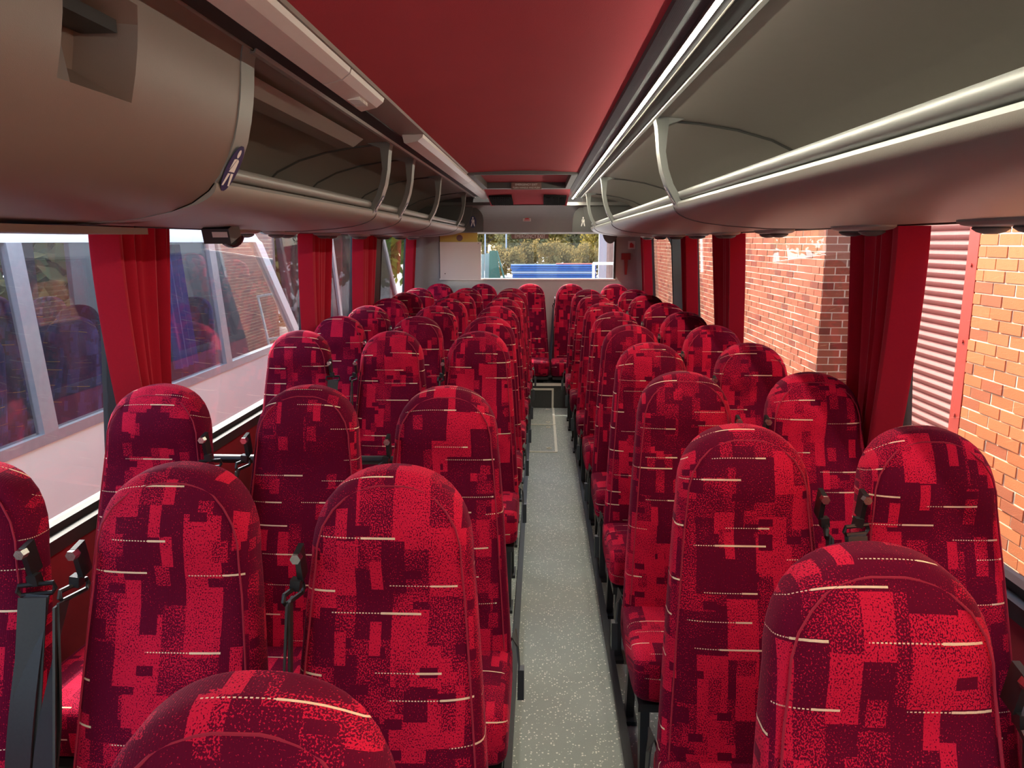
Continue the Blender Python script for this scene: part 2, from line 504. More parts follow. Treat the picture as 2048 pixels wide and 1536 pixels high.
for s, nm in ((1, 'right'), (-1, 'left')):
    th = 0.045 * s
    w = MB()
    w.prism_y([(mx(1.13, s), 0.0), (mx(1.13, s), 0.70), (mx(1.13, s) + th, 0.70), (mx(1.13, s) + th, -0.55), (mx(1.13, s), -0.55)], Y0, Y1)
    wo_ = struct(w.build('wall_' + nm, M['red_carpet']))
    # header above the windows
    hd = MB(); hd.prism_y([(wall_x(1.61, s), 1.61), (wall_x(2.05, s), 2.05), (wall_x(2.05, s) + th, 2.05), (wall_x(1.61, s) + th, 1.61)], Y0, Y1)
    struct(hd.build('trim_header_' + nm, M['grey_dark']))
    sl = MB().box(*sorted((mx(1.09, s), mx(1.13, s) + th)), Y0, Y1, 0.695, 0.735)
    struct(sl.build('trim_sill_' + nm, M['rubber']))
    bb = MB().box(*sorted((mx(1.10, s), mx(1.128, s))), Y0, 6.94, 0.0, 0.12)
    struct(bb.build('baseboard_' + nm, M['grey_dark']))
    # pillars, plus an added front panel on each side
    def pillar(ya, yb):
        p = MB(); za, zb = 0.70, 1.64
        p.prism_y([(wall_x(za, s), za), (wall_x(zb, s), zb), (wall_x(zb, s) + th, zb), (wall_x(za, s) + th, za)], ya, yb)
        return p
    pil = [(-1.9, -0.7), (2.32, 2.44), (4.30, 4.40), (5.45, 6.30), (7.60, 7.75)]  # first entry: unseen blank panel added behind the viewer to cut front light
    for i, (ya, yb) in enumerate(pil):
        struct(pillar(ya, yb).build('trim_pillar_' + nm, M['rubber']))
    # gusset at the head of the wide pillar
    gs = MB()
    gw = 0.75 if s > 0 else 0.40
    arc = [(6.30, 1.46)] + [(6.30 + gw * (1 - math.cos(a)), 1.46 + 0.16 * math.sin(a)) for a in [R(q) for q in range(15, 91, 15)]] + [(6.30, 1.64)]
    xx = wall_x(1.5, s)
    gs.prism_x(arc, xx, xx + th * 0.6)
    struct(gs.build('trim_gusset_' + nm, M['rubber']))
    bays = [(-0.7, 2.32), (2.44, 4.30), (4.40, 5.45), (6.30, 7.60)]
    for i, (ya, yb) in enumerate(bays):
        n = i + 1 + (4 if s < 0 else 0)
        fr = MB(); z0, z1 = 0.735, 1.615
        def bar(za, zb, y_a, y_b):
            fr.prism_y([(wall_x(za, s) - 0.004 * s, za), (wall_x(zb, s) - 0.004 * s, zb), (wall_x(zb, s) + th * 0.9, zb), (wall_x(za, s) + th * 0.9, za)], y_a, y_b)
        bar(z0, z0 + 0.022, ya, yb); bar(z1 - 0.02, z1, ya, yb)
        bar(z0 + 0.022, z1 - 0.02, ya, ya + 0.018); bar(z0 + 0.022, z1 - 0.02, yb - 0.018, yb)
        wf = struct(fr.build('window_%d' % n, M['rubber']))
        g = MB()
        g.prism_y([(wall_x(z0 + .02, s) + th * .5, z0 + .02), (wall_x(z1 - .02, s) + th * .5, z1 - .02),
                   (wall_x(z1 - .02, s) + th * .58, z1 - .02), (wall_x(z0 + .02, s) + th * .58, z0 + .02)], ya + 0.018, yb - 0.018)
        g.build('pane', M['glass'], wf)

# roof skin over everything
rs = MB(); arcp = [(mx(1.02, 1) + 0.12, 2.05)] + [(CX + 1.2 * math.cos(a), 2.06 + 0.14 * math.sin(a)) for a in [R(q) for q in range(0, 181, 15)]] + [(mx(1.02, -1) - 0.12, 2.05)]
rs.sheet(arcp, Y0, Y1, 0.02)
struct(rs.build('bus_roof', M['white_paint'], smooth=True))

# red ceiling, dipping towards the rear
cl = MB(); rings = []
xs = [-0.475 + (0.715) * i / 10 for i in range(11)]
for y, z in ((Y0, .43), (0, .43), (2, .43), (4.0, .43), (4.95, .43)) :
    rings.append([(x, y, EYE + z + 0.012 * math.sin((x + .475) / .715 * math.pi) - 0.0) for x in xs] + [(x, y, EYE + z + 0.03) for x in xs[::-1]])
cl.rings(rings)
rings = []
for y, z in ((6.28, .43), (6.6, .408), (6.95, .372), (7.28, .330)):
    rings.append([(x, y, EYE + z + 0.012 * math.sin((x + .475) / .715 * math.pi)) for x in xs] + [(x, y, EYE + z + 0.03) for x in xs[::-1]])
cl.rings(rings)
struct(cl.build('ceiling', M['ceiling_cloth'], smooth=True))
# grey rear bulkhead above the rear window
bk = MB(); rings = []
for y, z in ((7.26, .335), (7.45, .29), (7.58, .21), (7.63, .09), (7.75, .075)):
    rings.append([(x, y, EYE + z) for x in (-1.30, -0.9, -0.5, CX, 0.3, 0.7, 1.06)] + [(x, y + 0.02, EYE + z + 0.03) for x in (1.06, 0.7, 0.3, CX, -0.5, -0.9, -1.30)])
bk.rings(rings)
struct(bk.build('trim_bulkhead', M['rear_panel'], smooth=True))
# rear wall with its window
RW = (-1.03, 0.755, 1.165, 1.655)
rw = MB()
rw.box(-1.384, 1.13, 7.70, 7.76, 0.0, RW[2])
rw.box(-1.384, RW[0], 7.70, 7.76, RW[2], 2.0)
rw.box(RW[1], 1.13, 7.70, 7.76, RW[2], 2.0)
rw.box(RW[0], RW[1], 7.70, 7.76, RW[3], 2.0)
struct(rw.build('wall_rear', M['lit_rear_wall']))
fr = MB()
fr.box(RW[0], RW[1], 7.685, 7.75, RW[2], RW[2] + 0.015)
wr = struct(fr.build('window_9', M['white_trim']))
f2 = MB(); f2.box(RW[1] - 0.02, RW[1], 7.69, 7.75, RW[2] + .015, RW[3]); f2.box(RW[0], RW[0] + 0.02, 7.69, 7.75, RW[2] + .015, RW[3]); f2.box(RW[0], RW[1], 7.69, 7.75, RW[3] - .012, RW[3])
f2.build('seal', M['rubber'], wr)
MB().box(RW[0] + .02, RW[1] - .02, 7.725, 7.73, RW[2] + .015, RW[3] - .012).build('pane', M['glass'], wr)
# front end, unseen behind the viewer; header set low to dim the locker
wf = MB(); wf.box(-1.384, 1.13, Y0 - 0.05, Y0, -0.55, 0.55); wf.box(-1.384, 1.13, Y0 - 0.05, Y0, 1.52, 2.05)
struct(wf.build('wall_front', M['grey_dark']))
w10 = MB(); w10.box(CX - 0.03, CX + 0.03, Y0 - .05, Y0, 0.55, 1.52)
w10 = struct(w10.build('window_10', M['rubber']))
MB().box(-1.37, 1.12, Y0 - .03, Y0 - .025, 0.55, 1.52).build('pane', M['glass'], w10)

# seat tracks along the aisle
for x, nm in ((0.275, 'right'), (-0.088, 'left')):
    struct(MB().box(x - 0.012, x + 0.012, 0.2, 6.93, 0.0, 0.022).build('trim_seat_track_' + nm, M['black_metal']))

# hatches in the floor
def floor_hatch(ya, yb, label, rings_y):
    t = empty('floor_hatch', (-0.1, (ya + yb) / 2, 0), label, 'floor hatch', 'floor hatches')
    MB().box(-0.42, 0.116, ya + .012, yb - .012, 0.0, 0.004).build('hatch_panel', M['floor'], t)
    for b in ((-0.42, 0.134, ya, ya + .012), (0.116, 0.136, ya + .012, yb)):
        MB().box(*b, 0.0, 0.006).build('edge_strip', M['edge_white'], t)
    for y in rings_y:
        MB().tube([(0.072 + 0.017 * math.cos(a), y + 0.017 * math.sin(a), 0.006) for a in [R(q) for q in range(0, 360, 30)]], 0.004, 6, True).build('pull_ring', M['edge_white'], t)
floor_hatch(5.42, 6.26, 'nearer metal edged floor hatch in the aisle', (5.52, 6.17))
floor_hatch(6.27, 6.93, 'farther metal edged floor hatch in the aisle, against the rear step', (6.36, 6.86))

# ------------------------------------------------------------------ seats
ZT = 1.14
def lean(z):
    return -(ZT - z) * 0.235
def back_front(z, u):
    """front surface bulge towards the passenger, u = 0..1 across"""
    hd = 0.018 * math.exp(-((z - 1.03) / 0.07) ** 2) - 0.010 * math.exp(-((z - 0.92) / 0.05) ** 2) + 0.014 * math.exp(-((z - 0.68) / 0.13) ** 2)
    return hd * max(0.0, 1 - abs(u) ** 3)
def half_w(z):
    if z < 0.98:
        t = (0.98 - z) / 0.58
        return 0.148 + 0.044 * t ** 0.85
    t = min(1.0, (z - 0.98) / (ZT - 0.98))
    return 0.148 * max(0.0, 1 - t ** 2.4) ** (1 / 2.25)
def back_mesh():
    zs = [0.36, 0.38, 0.42] + [0.42 + 0.56 * i / 14 for i in range(1, 15)] + [0.98 + 0.16 * math.sin(R(q)) for q in (10, 20, 30, 40, 50, 58, 65, 71, 76, 80, 84, 87)] + [ZT - 0.0002]
    N = 40; rings = []; uvs = []
    for z in zs:
        hw = max(half_w(z), 0.004)
        d = 0.045
        if z < 0.42: d *= 0.6 + 0.4 * (z - 0.36) / 0.06
        tt = max(0.0, (z - 1.07) / 0.07)
        d *= math.sqrt(max(0.02, 1 - 0.8 * tt ** 3))
        ring = []; uvr = []
        for j in range(N):
            a = 2 * math.pi * (j + 0.5) / N
            c, sn = math.cos(a), math.sin(a)
            e = 2 / 4.2
            x = hw * math.copysign(abs(c) ** e, c); y = d * math.copysign(abs(sn) ** e, sn)
            u = x / hw
            if sn < 0:
                y -= back_front(z, u)
            ring.append((x, y + lean(z), z))
            k = min(1.0, max(0.0, (z - 1.0) / 0.11)); k = k * k * (3 - 2 * k)
            dep = y + 0.055
            uvr.append((x + math.copysign(dep if abs(u) > 0.9 else 0.0, x) * (1 - k), z + dep * k))
        rings.append(ring); uvs.append(uvr)
    return MB().rings(rings, True, True, uvs)
def piping_pts():
    L = []
    zz = [0.44 + 0.54 * i / 10 for i in range(11)] + [0.98 + 0.138 * math.sin(R(q)) for q in (15, 30, 45, 58, 68, 76, 83)]
    for z in zz:
        k = 1
        hw = half_w(z) - 0.017 if z < 0.981 else 0.131 * max(0.0, 1 - ((z - .98) / 0.138) ** 2.4) ** (1 / 2.25)
        L.append((hw, z))
    pts = [(x, lean(z) - 0.045 - back_front(z, x / 0.156) * 0.6 - 0.001 + (0.006 if z > 1.09 else 0.0), z) for x, z in L]
    return pts + [(-p[0], p[1], p[2]) for p in pts[::-1]]
def cushion_mesh():
    prof = []                                      # (y, z) closed, superellipse-like with a rounded front
    yc, hy, zc_, hz = -0.315, 0.215, 0.362, 0.070
    N = 28
    for j in range(N):
        a = 2 * math.pi * j / N
        c, sn = math.cos(a), math.sin(a)
        y = yc + hy * math.copysign(abs(c) ** 0.35, c); z = zc_ + hz * math.copysign(abs(sn) ** 0.5, sn)
        if sn > 0: z += 0.018 * (0.5 - (y - yc) / hy * 0.5)
        prof.append((y, z))
    per = [0.0]
    for j in range(1, N):
        per.append(per[-1] + math.dist(prof[j], prof[j - 1]))
    rings = []; uvs = []
    for u in (-1, -0.985, -0.95, -0.88, -0.7, -0.35, 0, 0.35, 0.7, 0.88, 0.95, 0.985, 1):
        k = 0.80 + 0.20 * (1 - abs(u) ** 9) ** 0.5 if abs(u) < 1 else 0.80
        kz = 0.70 + 0.30 * (1 - abs(u) ** 9) ** 0.5 if abs(u) < 1 else 0.70
        rings.append([(u * 0.193, yc + (y - yc) * k, zc_ + (z - zc_) * kz) for y, z in prof])
        uvs.append([(u * 0.193, p) for p in per])
    return MB().rings(rings, True, True, uvs)

ME = {}
ME['backrest'] = back_mesh().mesh('backrest', M['fabric'], True)
ME['piping'] = MB().tube(piping_pts(), 0.0019, 6).mesh('piping', M['piping'], True)
ME['cushion'] = cushion_mesh().mesh('cushion', M['fabric'], True)
fr = MB(); fr.box(-0.18, 0.18, -0.50, -0.12, 0.268, 0.292); fr.box(-0.17, -0.14, -0.16, -0.10, 0.29, 0.50); fr.box(0.14, 0.17, -0.16, -0.10, 0.29, 0.50)
ME['seat_frame'] = fr.mesh('seat_frame', M['black_metal'])
def leg_mesh(y0, y1, sx, h=0.0):
    m = MB()
    p0, p1 = Vector((sx, y0, 0.27)), Vector((sx, y1, h + 0.012))
    ring = []
    for p in (p0, p1):
        ring.append([(p.x - .013, p.y - .02, p.z), (p.x + .013, p.y - .02, p.z), (p.x + .013, p.y + .02, p.z), (p.x - .013, p.y + .02, p.z)])
    m.rings(ring)
    m.box(sx - .02, sx + .02, y1 - .05, y1 + .05, h, h + 0.014)
    return m.mesh('leg', M['black_metal'])
for h, k in ((0.0, ''), (0.235, '_step')):
    for sx in (-1, 1):
        ME['leg_f%d%s' % (sx, k)] = leg_mesh(-0.44, -0.47, sx * 0.155, h)
        ME['leg_r%d%s' % (sx, k)] = leg_mesh(-0.17, -0.13, sx * 0.155, h)
GZ = 0.985
def guide_mesh(s, kind):
    m = MB(); x = s * (half_w(GZ) + 0.010); y = lean(GZ) - 0.048
    m.obox((x, y, GZ), (0.010, 0.030, 0.062), Matrix.Rotation(R(13), 3, 'X'))
    cx, cy = x + s * 0.012, y - 0.012
    wx, wy = (0.027, 0.008) if kind == 'flat' else (0.008, 0.027)
    m.obox((x + s * 0.008, y - 0.008, GZ - 0.038), (0.018, 0.018, 0.020), Matrix.Rotation(R(-8 * s), 3, 'Y'))
    m.tube([(cx - wx, cy - wy, GZ - .045), (cx + wx, cy + wy, GZ - .045), (cx + wx * 1.08, cy + wy * 1.08, GZ - .056), (cx + wx * .9, cy + wy * .9, GZ - .064), (cx - wx * .9, cy - wy * .9, GZ - .064), (cx - wx * 1.08, cy - wy * 1.08, GZ - .056)], 0.0045, 6, True)
    return m.mesh('belt_guide', M['black'], False)
def bolt_mesh(s):
    m = MB(); x = s * (half_w(GZ) + 0.010); y = lean(GZ) - 0.066
    m.tube([(x, y + 0.004, GZ + 0.018), (x, y - 0.012, GZ + 0.018)], 0.0095, 6)
    return m.mesh('bolt', M['chrome'])
def strap_mesh(s, kind):
    m = MB(); x = s * (half_w(GZ) + 0.022); y = lean(GZ) - 0.053
    zb = 0.42; n = 12
    for strand in (0, 1):
        pts = []; ws = []
        for i in range(n + 1):
            t = i / n; z = GZ - 0.062 - (GZ - 0.062 - zb) * t
            if kind == 'flat':
                px = x + s * 0.004 + (0.012 * strand - 0.004) * t * s - 0.022 * t * s; py = y + (lean(z) - lean(GZ)) * 0.9 - 0.012 * strand - 0.02 * math.sin(t * 3.1) * (1 - strand)
                wd = Vector((1, 0.25 * strand, 0))
            elif kind == 'twist':
                px = x + s * (0.004 + 0.035 * t - 0.05 * t * strand); py = y + (lean(z) - lean(GZ)) * 0.9 - 0.02 - 0.018 * strand - 0.02 * t
                an = R(80 - 75 * min(1, t * 2.2)) if strand == 0 else R(70 - 20 * t)
                wd = Vector((math.cos(an), math.sin(an) * s, 0))
            else:
                px = x + s * (0.004 + (0.020 * t if strand else -0.006 * t)); py = y + (lean(z) - lean(GZ)) * 0.9 - 0.015 * strand
                an = R(78 - 20 * t * strand)
                wd = Vector((math.cos(an), math.sin(an) * s, 0))
            pts.append((px, py, z)); ws.append(wd)
        m.ribbon(pts, ws)
    return m.mesh('belt_strap', M['webbing'], True)
def buckle_mesh(s):
    m = MB(); x = s * 0.208
    m.ribbon([(s * .17, -.10, .36), (s * .196, -.12, .44), (x, -.16, .42), (x + s * .006, -.18, .36)], [(0, 1, 0)] * 4, 0.03, 0.002)
    m.obox((x + s * .010, -.185, .325), (0.018, 0.036, 0.085), Matrix.Rotation(R(-8), 3, 'X'))
    return m.mesh('buckle', M['black'])
for s in (-1, 1):
    for k in ('flat', 'twist', 'edge'):
        ME['guide%d%s' % (s, k)] = guide_mesh(s, k)
    ME['bolt%d' % s] = bolt_mesh(s); ME['buckle%d' % s] = buckle_mesh(s)
    for k in ('flat', 'twist', 'edge'):
        ME['strap%d%s' % (s, k)] = strap_mesh(s, k)

def kid(name, me, parent):
    o = bpy.data.objects.new(name, me); C.objects.link(o); o.parent = parent
    return o
def seat(x, y, label, belt=None, buckle=None, legs=1, rise=0.0, dz=0.0, rz=0.0):
    t = empty('passenger_seat', (x, y, 0), label, 'seat', 'red patchwork passenger seats')
    t.rotation_euler = (0, 0, rz)
    b = kid('backrest', ME['backrest'], t); kid('piping', ME['piping'], b)
    kid('cushion', ME['cushion'], t)
    kid('seat_frame', ME['seat_frame'], t)
    k = '_step' if rise else ''
    kid('leg', ME['leg_f%d%s' % (legs, k)], t); kid('leg', ME['leg_r%d%s' % (legs, k)], t)
    if belt:
        s, kind = belt
        gd = kid('belt_guide', ME['guide%d%s' % (s, kind)], t); kid('bolt', ME['bolt%d' % s], gd)
        kid('belt_strap', ME['strap%d%s' % (s, kind)], t)
    if buckle:
        kid('buckle', ME['buckle%d' % buckle], t)
    return t

ORD = ['first', 'second', 'third', 'fourth', 'fifth', 'sixth', 'seventh', 'eighth', 'ninth', 'tenth']
RR = [0.985, 1.675, 2.385, 3.09, 3.77, 4.48, 5.17, 5.93, 6.60]
RX = [0.458, 0.458, 0.458, 0.455, 0.452, 0.447, 0.440, 0.425, 0.412]
for i, (y, x) in enumerate(zip(RR, RX)):
    a = 'red patchwork aisle seat in the %s right-hand pair from the camera' % ORD[i]
    b = 'red patchwork window seat in the %s right-hand pair from the camera' % ORD[i]
    if i == 0:
        a = 'nearest red aisle seat on the right, large at the bottom of the photo'
        b = 'red window seat cut off by the bottom right corner of the photo'
    if i == 1: b = 'red window seat on the right beside the near brick wall, second from camera'
    if i == 2: b = 'red window seat in front of the nearest right-hand curtain'
    seat(x, y, a, (1, 'edge'), -1, -1)
    seat(x + 0.405, y, b, (-1, 'flat'), None, 1)
LR = [0.655, 1.33, 2.11, 3.46, 4.16, 4.85, 5.50, 6.16, 6.75]
LX = [-0.277, -0.268, -0.266, -0.285, -0.285, -0.280, -0.275, -0.270, -0.260]
for i, (y, x) in enumerate(zip(LR, LX)):
    nmr = ORD[i]
    a = 'red patchwork aisle seat in the %s left-hand row from the camera' % nmr
    b = 'red patchwork middle seat in the %s left-hand row from the camera' % nmr
    c = 'red patchwork window seat in the %s left-hand row from the camera' % nmr
    if i == 0: a = 'nearest red seat, only its rounded top showing at the bottom left'
    if i == 1: c = 'red window seat cut off by the left edge of the photo'
    if i == 2: c = 'red window seat in front of the nearest left-hand curtain'
    a_ = seat(x, y, a, (-1, 'edge') if i else None, 1, 1)
    if not i: a_.location.z = -0.012
    if i:
        seat(x - 0.402, y, b, (-1, 'twist' if i < 3 else 'edge'), None, -1)
        seat(x - (0.812 if i == 1 else 0.838), y, c, (1, 'flat'), None, -1)
for x, w in ((-1.005, 'far left seat of the rear bench row, against the left corner'), (-0.573, 'second seat from the left of the rear row, under the white board'),
             (-0.104, 'seat of the rear row at the left of the aisle end'), (0.297, 'seat of the rear row at the right of the aisle end'), (0.728, 'far right seat of the rear row, in the shaded corner')):
    seat(x, 7.47, 'red ' + w, (-1, 'edge') if x > 0.2 and x < 0.5 else None, None, 1, 0.235)

# guard rail ahead of the fourth left-hand row
gr = empty('guard_rail', (-0.7, 2.62, 0), 'black tube guard rail across the gap behind the third left-hand row', 'rail')
MB().tube([(-1.36, 2.62, 0.765), (-0.30, 2.62, 0.765)], 0.016, 10).build('top_tube', M['black_metal'], gr, True)
for x in (-0.33, -0.92):
    MB().tube([(x, 2.62, 0.0), (x, 2.62, 0.755)], 0.013, 8).build('post', M['black_metal'], gr, True)
MB().box(-1.34, -0.33, 2.61, 2.63, 0.16, 0.62).build('modesty_panel', M['red_carpet'], gr)

# ------------------------------------------------------------------ luggage racks
RACK_END = 7.30
ROOF_P = [(0.385, .416), (0.43, .415), (0.55, .404), (0.68, .382), (0.80, .348), (0.90, .30), (0.97, .235), (1.01, .16), (1.02, .10)]
TRAY_P = [(0.470, .128), (0.471, .119), (0.475, .110), (0.483, .101), (0.496, .092), (0.515, .083), (0.54, .075), (0.58, .066), (0.66, .056), (0.80, .046), (0.95, .044), (1.07, .052)]
BR_P = [(0.385, .415), (0.392, .39), (0.396, .36), (0.402, .30), (0.414, .24), (0.434, .185), (0.464, .135), (0.470, .118)]

def pictogram(parent, org, ux, uz, nrm, h, plate=True):
    """seat-belt reminder: white seated figure with a dark belt across, as thin printed shapes"""
    org, ux, uz, nrm = Vector(org), Vector(ux).normalized(), Vector(uz).normalized(), Vector(nrm).normalized()
    def poly(mb, pts, lift, th):
        a = [org + ux * (x * h) + uz * (z * h) + nrm * lift for x, z in pts]
        b = [p + nrm * th for p in a]
        mb.rings([a, b])
    if plate:
        p = MB(); poly(p, [(0.34 * math.cos(R(q)), 0.56 * math.sin(R(q))) for q in range(0, 360, 20)], 0.0, 0.0006)
        pl = p.build('sticker', M['sign_blue'], parent)
        pl['label'] = 'dark blue seat-belt reminder sticker'
    f = MB()
    poly(f, [(0.07 * math.cos(R(q)), 0.36 + 0.10 * math.sin(R(q))) for q in range(0, 360, 30)], 0.0007, 0.0005)
    poly(f, [(-0.12, 0.22), (0.02, 0.24), (-0.15, -0.02)], 0.0007, 0.0005)
    poly(f, [(0.05, 0.24), (0.14, 0.20), (0.15, -0.08), (-0.14, -0.08)], 0.0007, 0.0005)
    poly(f, [(-0.14, -0.12), (-0.02, -0.12), (-0.12, -0.42), (-0.20, -0.42)], 0.0007, 0.0005)
    poly(f, [(0.02, -0.12), (0.15, -0.12), (0.20, -0.42), (0.12, -0.42)], 0.0007, 0.0005)
    f.build('sticker_figure', M['sign_white'], parent)

def rack(s, y_start, brackets, label, tray_start):
    t = empty('luggage_rack', (mx(0.75, s), 3.0, EYE + 0.15), label, 'luggage rack', 'overhead luggage racks')
    MB().sheet(mp(ROOF_P, s), -1.8 if s > 0 else 1.78, RACK_END + 0.25, 0.008, 1, s).build('rack_lining', M['grey_plastic'], t, True)
    tr = mp(TRAY_P, s)
    back = [(mx(1.07, s), EYE + .075), (mx(0.60, s), EYE + .10), (mx(0.49, s), EYE + .128)]
    loop = tr + back
    rg = [[(x, y, z) for x, z in loop] for y in (tray_start, RACK_END)]
    # rounded rear end of the tray
    for q in (20, 40, 60, 75):
        k = math.cos(R(q)); xo = mx(1.07, s)
        rg.append([(xo + (x - xo) * (0.35 + 0.65 * k), RACK_END + 0.30 * math.sin(R(q)), z) for x, z in loop])
    MB().rings(rg).build('tray', M['grey_plastic'], t, True)
    rx = mx(0.492, s)
    MB().tube([(rx, y_start, EYE + .158), (rx, RACK_END, EYE + .158)], 0.017, 12).build('rail', M['grey_bracket'], t, True)
    MB().sheet([(mx(0.470, s), EYE + .128), (mx(0.474, s), EYE + .136), (mx(0.485, s), EYE + .138)], y_start, RACK_END, 0.004, 1, -s).build('lip_edge', M['grey_bracket'], t, True)
    # top trim strip
    MB().sheet(mp([(0.374, .422), (0.380, .410), (0.390, .408), (0.398, .414)], s), y_start, RACK_END, 0.004, 1, s).build('top_trim', M['grey_bracket'], t, True)
    for i, y in enumerate(brackets):
        pr = mp(BR_P, s)
        b = MB(); w = 0.034 if i < 2 else 0.028
        loop = []
        rings = []
        P = [Vector(p) for p in pr]
        for k, p in enumerate(P):
            a = P[max(0, k - 1)]; c = P[min(len(P) - 1, k + 1)]
            tt = (c - a).normalized(); nn = Vector((-tt.y, tt.x)) * s
            d = 0.024 if k > 2 else 0.05 - 0.008 * k
            q = p + nn * d
            rings.append([(p.x, y - w, p.y), (p.x, y + w, p.y), (q.x, y + w * 0.8, q.y), (q.x, y - w * 0.8, q.y)])
        b.rings(rings)
        # foot into the tray and shoulder under the trim
        b.prism_y([(mx(.385, s), EYE + .415), (mx(.395, s), EYE + .375), (mx(.43, s), EYE + .39), (mx(.50, s), EYE + .415)], y - w * .8, y + w * .8)
        br = b.build('bracket', M['grey_bracket'], t, True)
        # joint strip over the lining
        MB().tube([(x, y + 0.03, z - 0.002) for x, z in mp(ROOF_P[1:], s)], 0.006, 6).build('joint_strip', M['grey_dark'], t, True)
        MB().tube([(x, y + 0.03, z - 0.0005) for x, z in mp(TRAY_P, s)], 0.0028, 6).build('tray_joint', M['grey_dark'], t, True)
        if i < 2:
            p, q = Vector(pr[5]), Vector(pr[6])
            tn = (q - p).normalized()
            uz = Vector((-tn.x, 0, -tn.y))
            nn = Vector((-(-tn.y) * 1.0, 0, -tn.x)) if False else Vector((tn.y, 0, -tn.x)) * s
            if nn.x * s > 0: nn = -nn
            c = (p + q) / 2
            pictogram(br, Vector((c.x, y, c.y)) + nn * 0.0015, Vector((0, 1 if s < 0 else -1, 0)), uz, nn, 0.075)
    # end panel closing the rack
    ep = [(mx(x, s), EYE + z) for x, z in BR_P] + [(mx(1.06, s), EYE + .05)] + [(mx(x, s), EYE + z) for x, z in ROOF_P[::-1][:-1]]
    e = MB(); e.prism_y(ep, RACK_END + 0.0, RACK_END + 0.02)
    en = e.build('end_panel', M['grey_dark'], t)
    px = mx(0.50, s)
    return t

rack_r = rack(1, -1.8, [2.72, 5.12, 6.75], 'long grey open luggage rack along the right side with lit rail', -1.8)
rack_l = rack(-1, 1.74, [3.32, 3.92, 4.98, 6.60], 'grey open luggage rack along the left side behind the closed locker', 1.70)
for s in (1, -1):
    # arched cap with pictogram beyond each rack end
    x = mx(0.36, s)
    cap = MB(); cap.prism_y([(mx(0.30, s), EYE + .09)] + [(mx(0.42 - 0.12 * math.cos(R(q)), s), EYE + .20 + 0.13 * math.sin(R(q))) for q in range(0, 181, 20)] + [(mx(0.54, s), EYE + .09)], 7.34, 7.40)
    c = cap.build('rack_cap', M['grey_dark'])
    tag(c, 'arched dark grey cap panel at the rear end of the %s rack with seat-belt pictogram' % ('right' if s > 0 else 'left'), 'panel', 'rack end caps')
    pictogram(c, (mx(0.40, s), 7.339, EYE + .185), (1, 0, 0), (0, 0, 1), (0, -1, 0), 0.10, s < 0)

# fascia between ceiling and racks
ls = empty('led_strip_light', (0.31, 3.0, EYE + .42), 'long lit white LED strip on a dark ribbed panel, right of the red ceiling', 'strip light')
MB().sheet([(0.233, EYE + .434), (0.238, EYE + .422), (0.262, EYE + .410), (0.322, EYE + .404), (0.336, EYE + .408), (0.372, EYE + .412), (0.376, EYE + .416)], Y0 + .1, RACK_END, 0.01, 1, 1).build('housing', M['carbon'], ls)
st_ = MB().box(0.2905, 0.2985, Y0 + .15, RACK_END - .02, EYE + .3925, EYE + .3985).build('lit_strip', M['led'], ls)
st_['label'] = 'glowing white strip'
MB().box(0.2885, 0.3005, Y0 + .15, RACK_END - .02, EYE + .3987, EYE + .4075).box(0.2880, 0.2900, Y0 + .15, RACK_END - .02, EYE + .3950, EYE + .3987).box(0.2990, 0.3010, Y0 + .15, RACK_END - .02, EYE + .3950, EYE + .3987).build('shield_channel', M['grey_dark'], ls)  # channel with side lips added to keep the strip's glow off the housing
MB().box(0.3225, 0.3250, Y0 + .12, RACK_END - .02, EYE + .4015, EYE + .4055).build('edge_bead', M['grey_plastic'], ls)

struct(MB().sheet([(-0.462, EYE + .434), (-0.47, EYE + .424), (-0.515, EYE + .420), (-0.60, EYE + .424), (-0.628, EYE + .428), (-0.632, EYE + .45), (-0.66, EYE + .46)], Y0 + .1, RACK_END, 0.01, 1, -1).build('trim_left_fascia', M['grey_plastic'], smooth=True))
struct(MB().box(-0.655, -0.575, Y0 + .1, RACK_END, EYE + .4185, EYE + .424).build('trim_left_slot_shade', M['rubber']))  # flat black strip stands in for the shaded gap beside the light covers
def light_cover(ya, yb, label):
    m = MB()
    m.prism_y([(-0.474, EYE + .4225), (-0.478, EYE + .411), (-0.498, EYE + .396), (-0.545, EYE + .385), (-0.553, EYE + .390), (-0.560, EYE + .420)], ya, yb)
    o = m.build('light_cover', M['light_cover'])
    tag(o, label, 'light cover', 'unlit light covers along the left of the ceiling')
    return o
light_cover(-1.7, 1.955, 'long unlit pinkish light cover above the closed locker')
g_ = light_cover(1.965, 2.36, 'short unlit light cover with a grille at the end of the long one')
gm = MB()
for k in range(9):
    gm.box(-0.540, -0.505, 2.17 + k * 0.012, 2.176 + k * 0.012, EYE + .385, EYE + .396)
o = gm.build('grille_slat', M['white_trim'], g_); o['kind'] = 'stuff'
light_cover(3.12, 5.30, 'unlit light cover midway along the left of the ceiling')
light_cover(5.31, 6.20, 'third unlit light cover from the rear, left of the roof hatch')
light_cover(6.21, 7.20, 'rearmost unlit light cover, left of the ceiling vents')

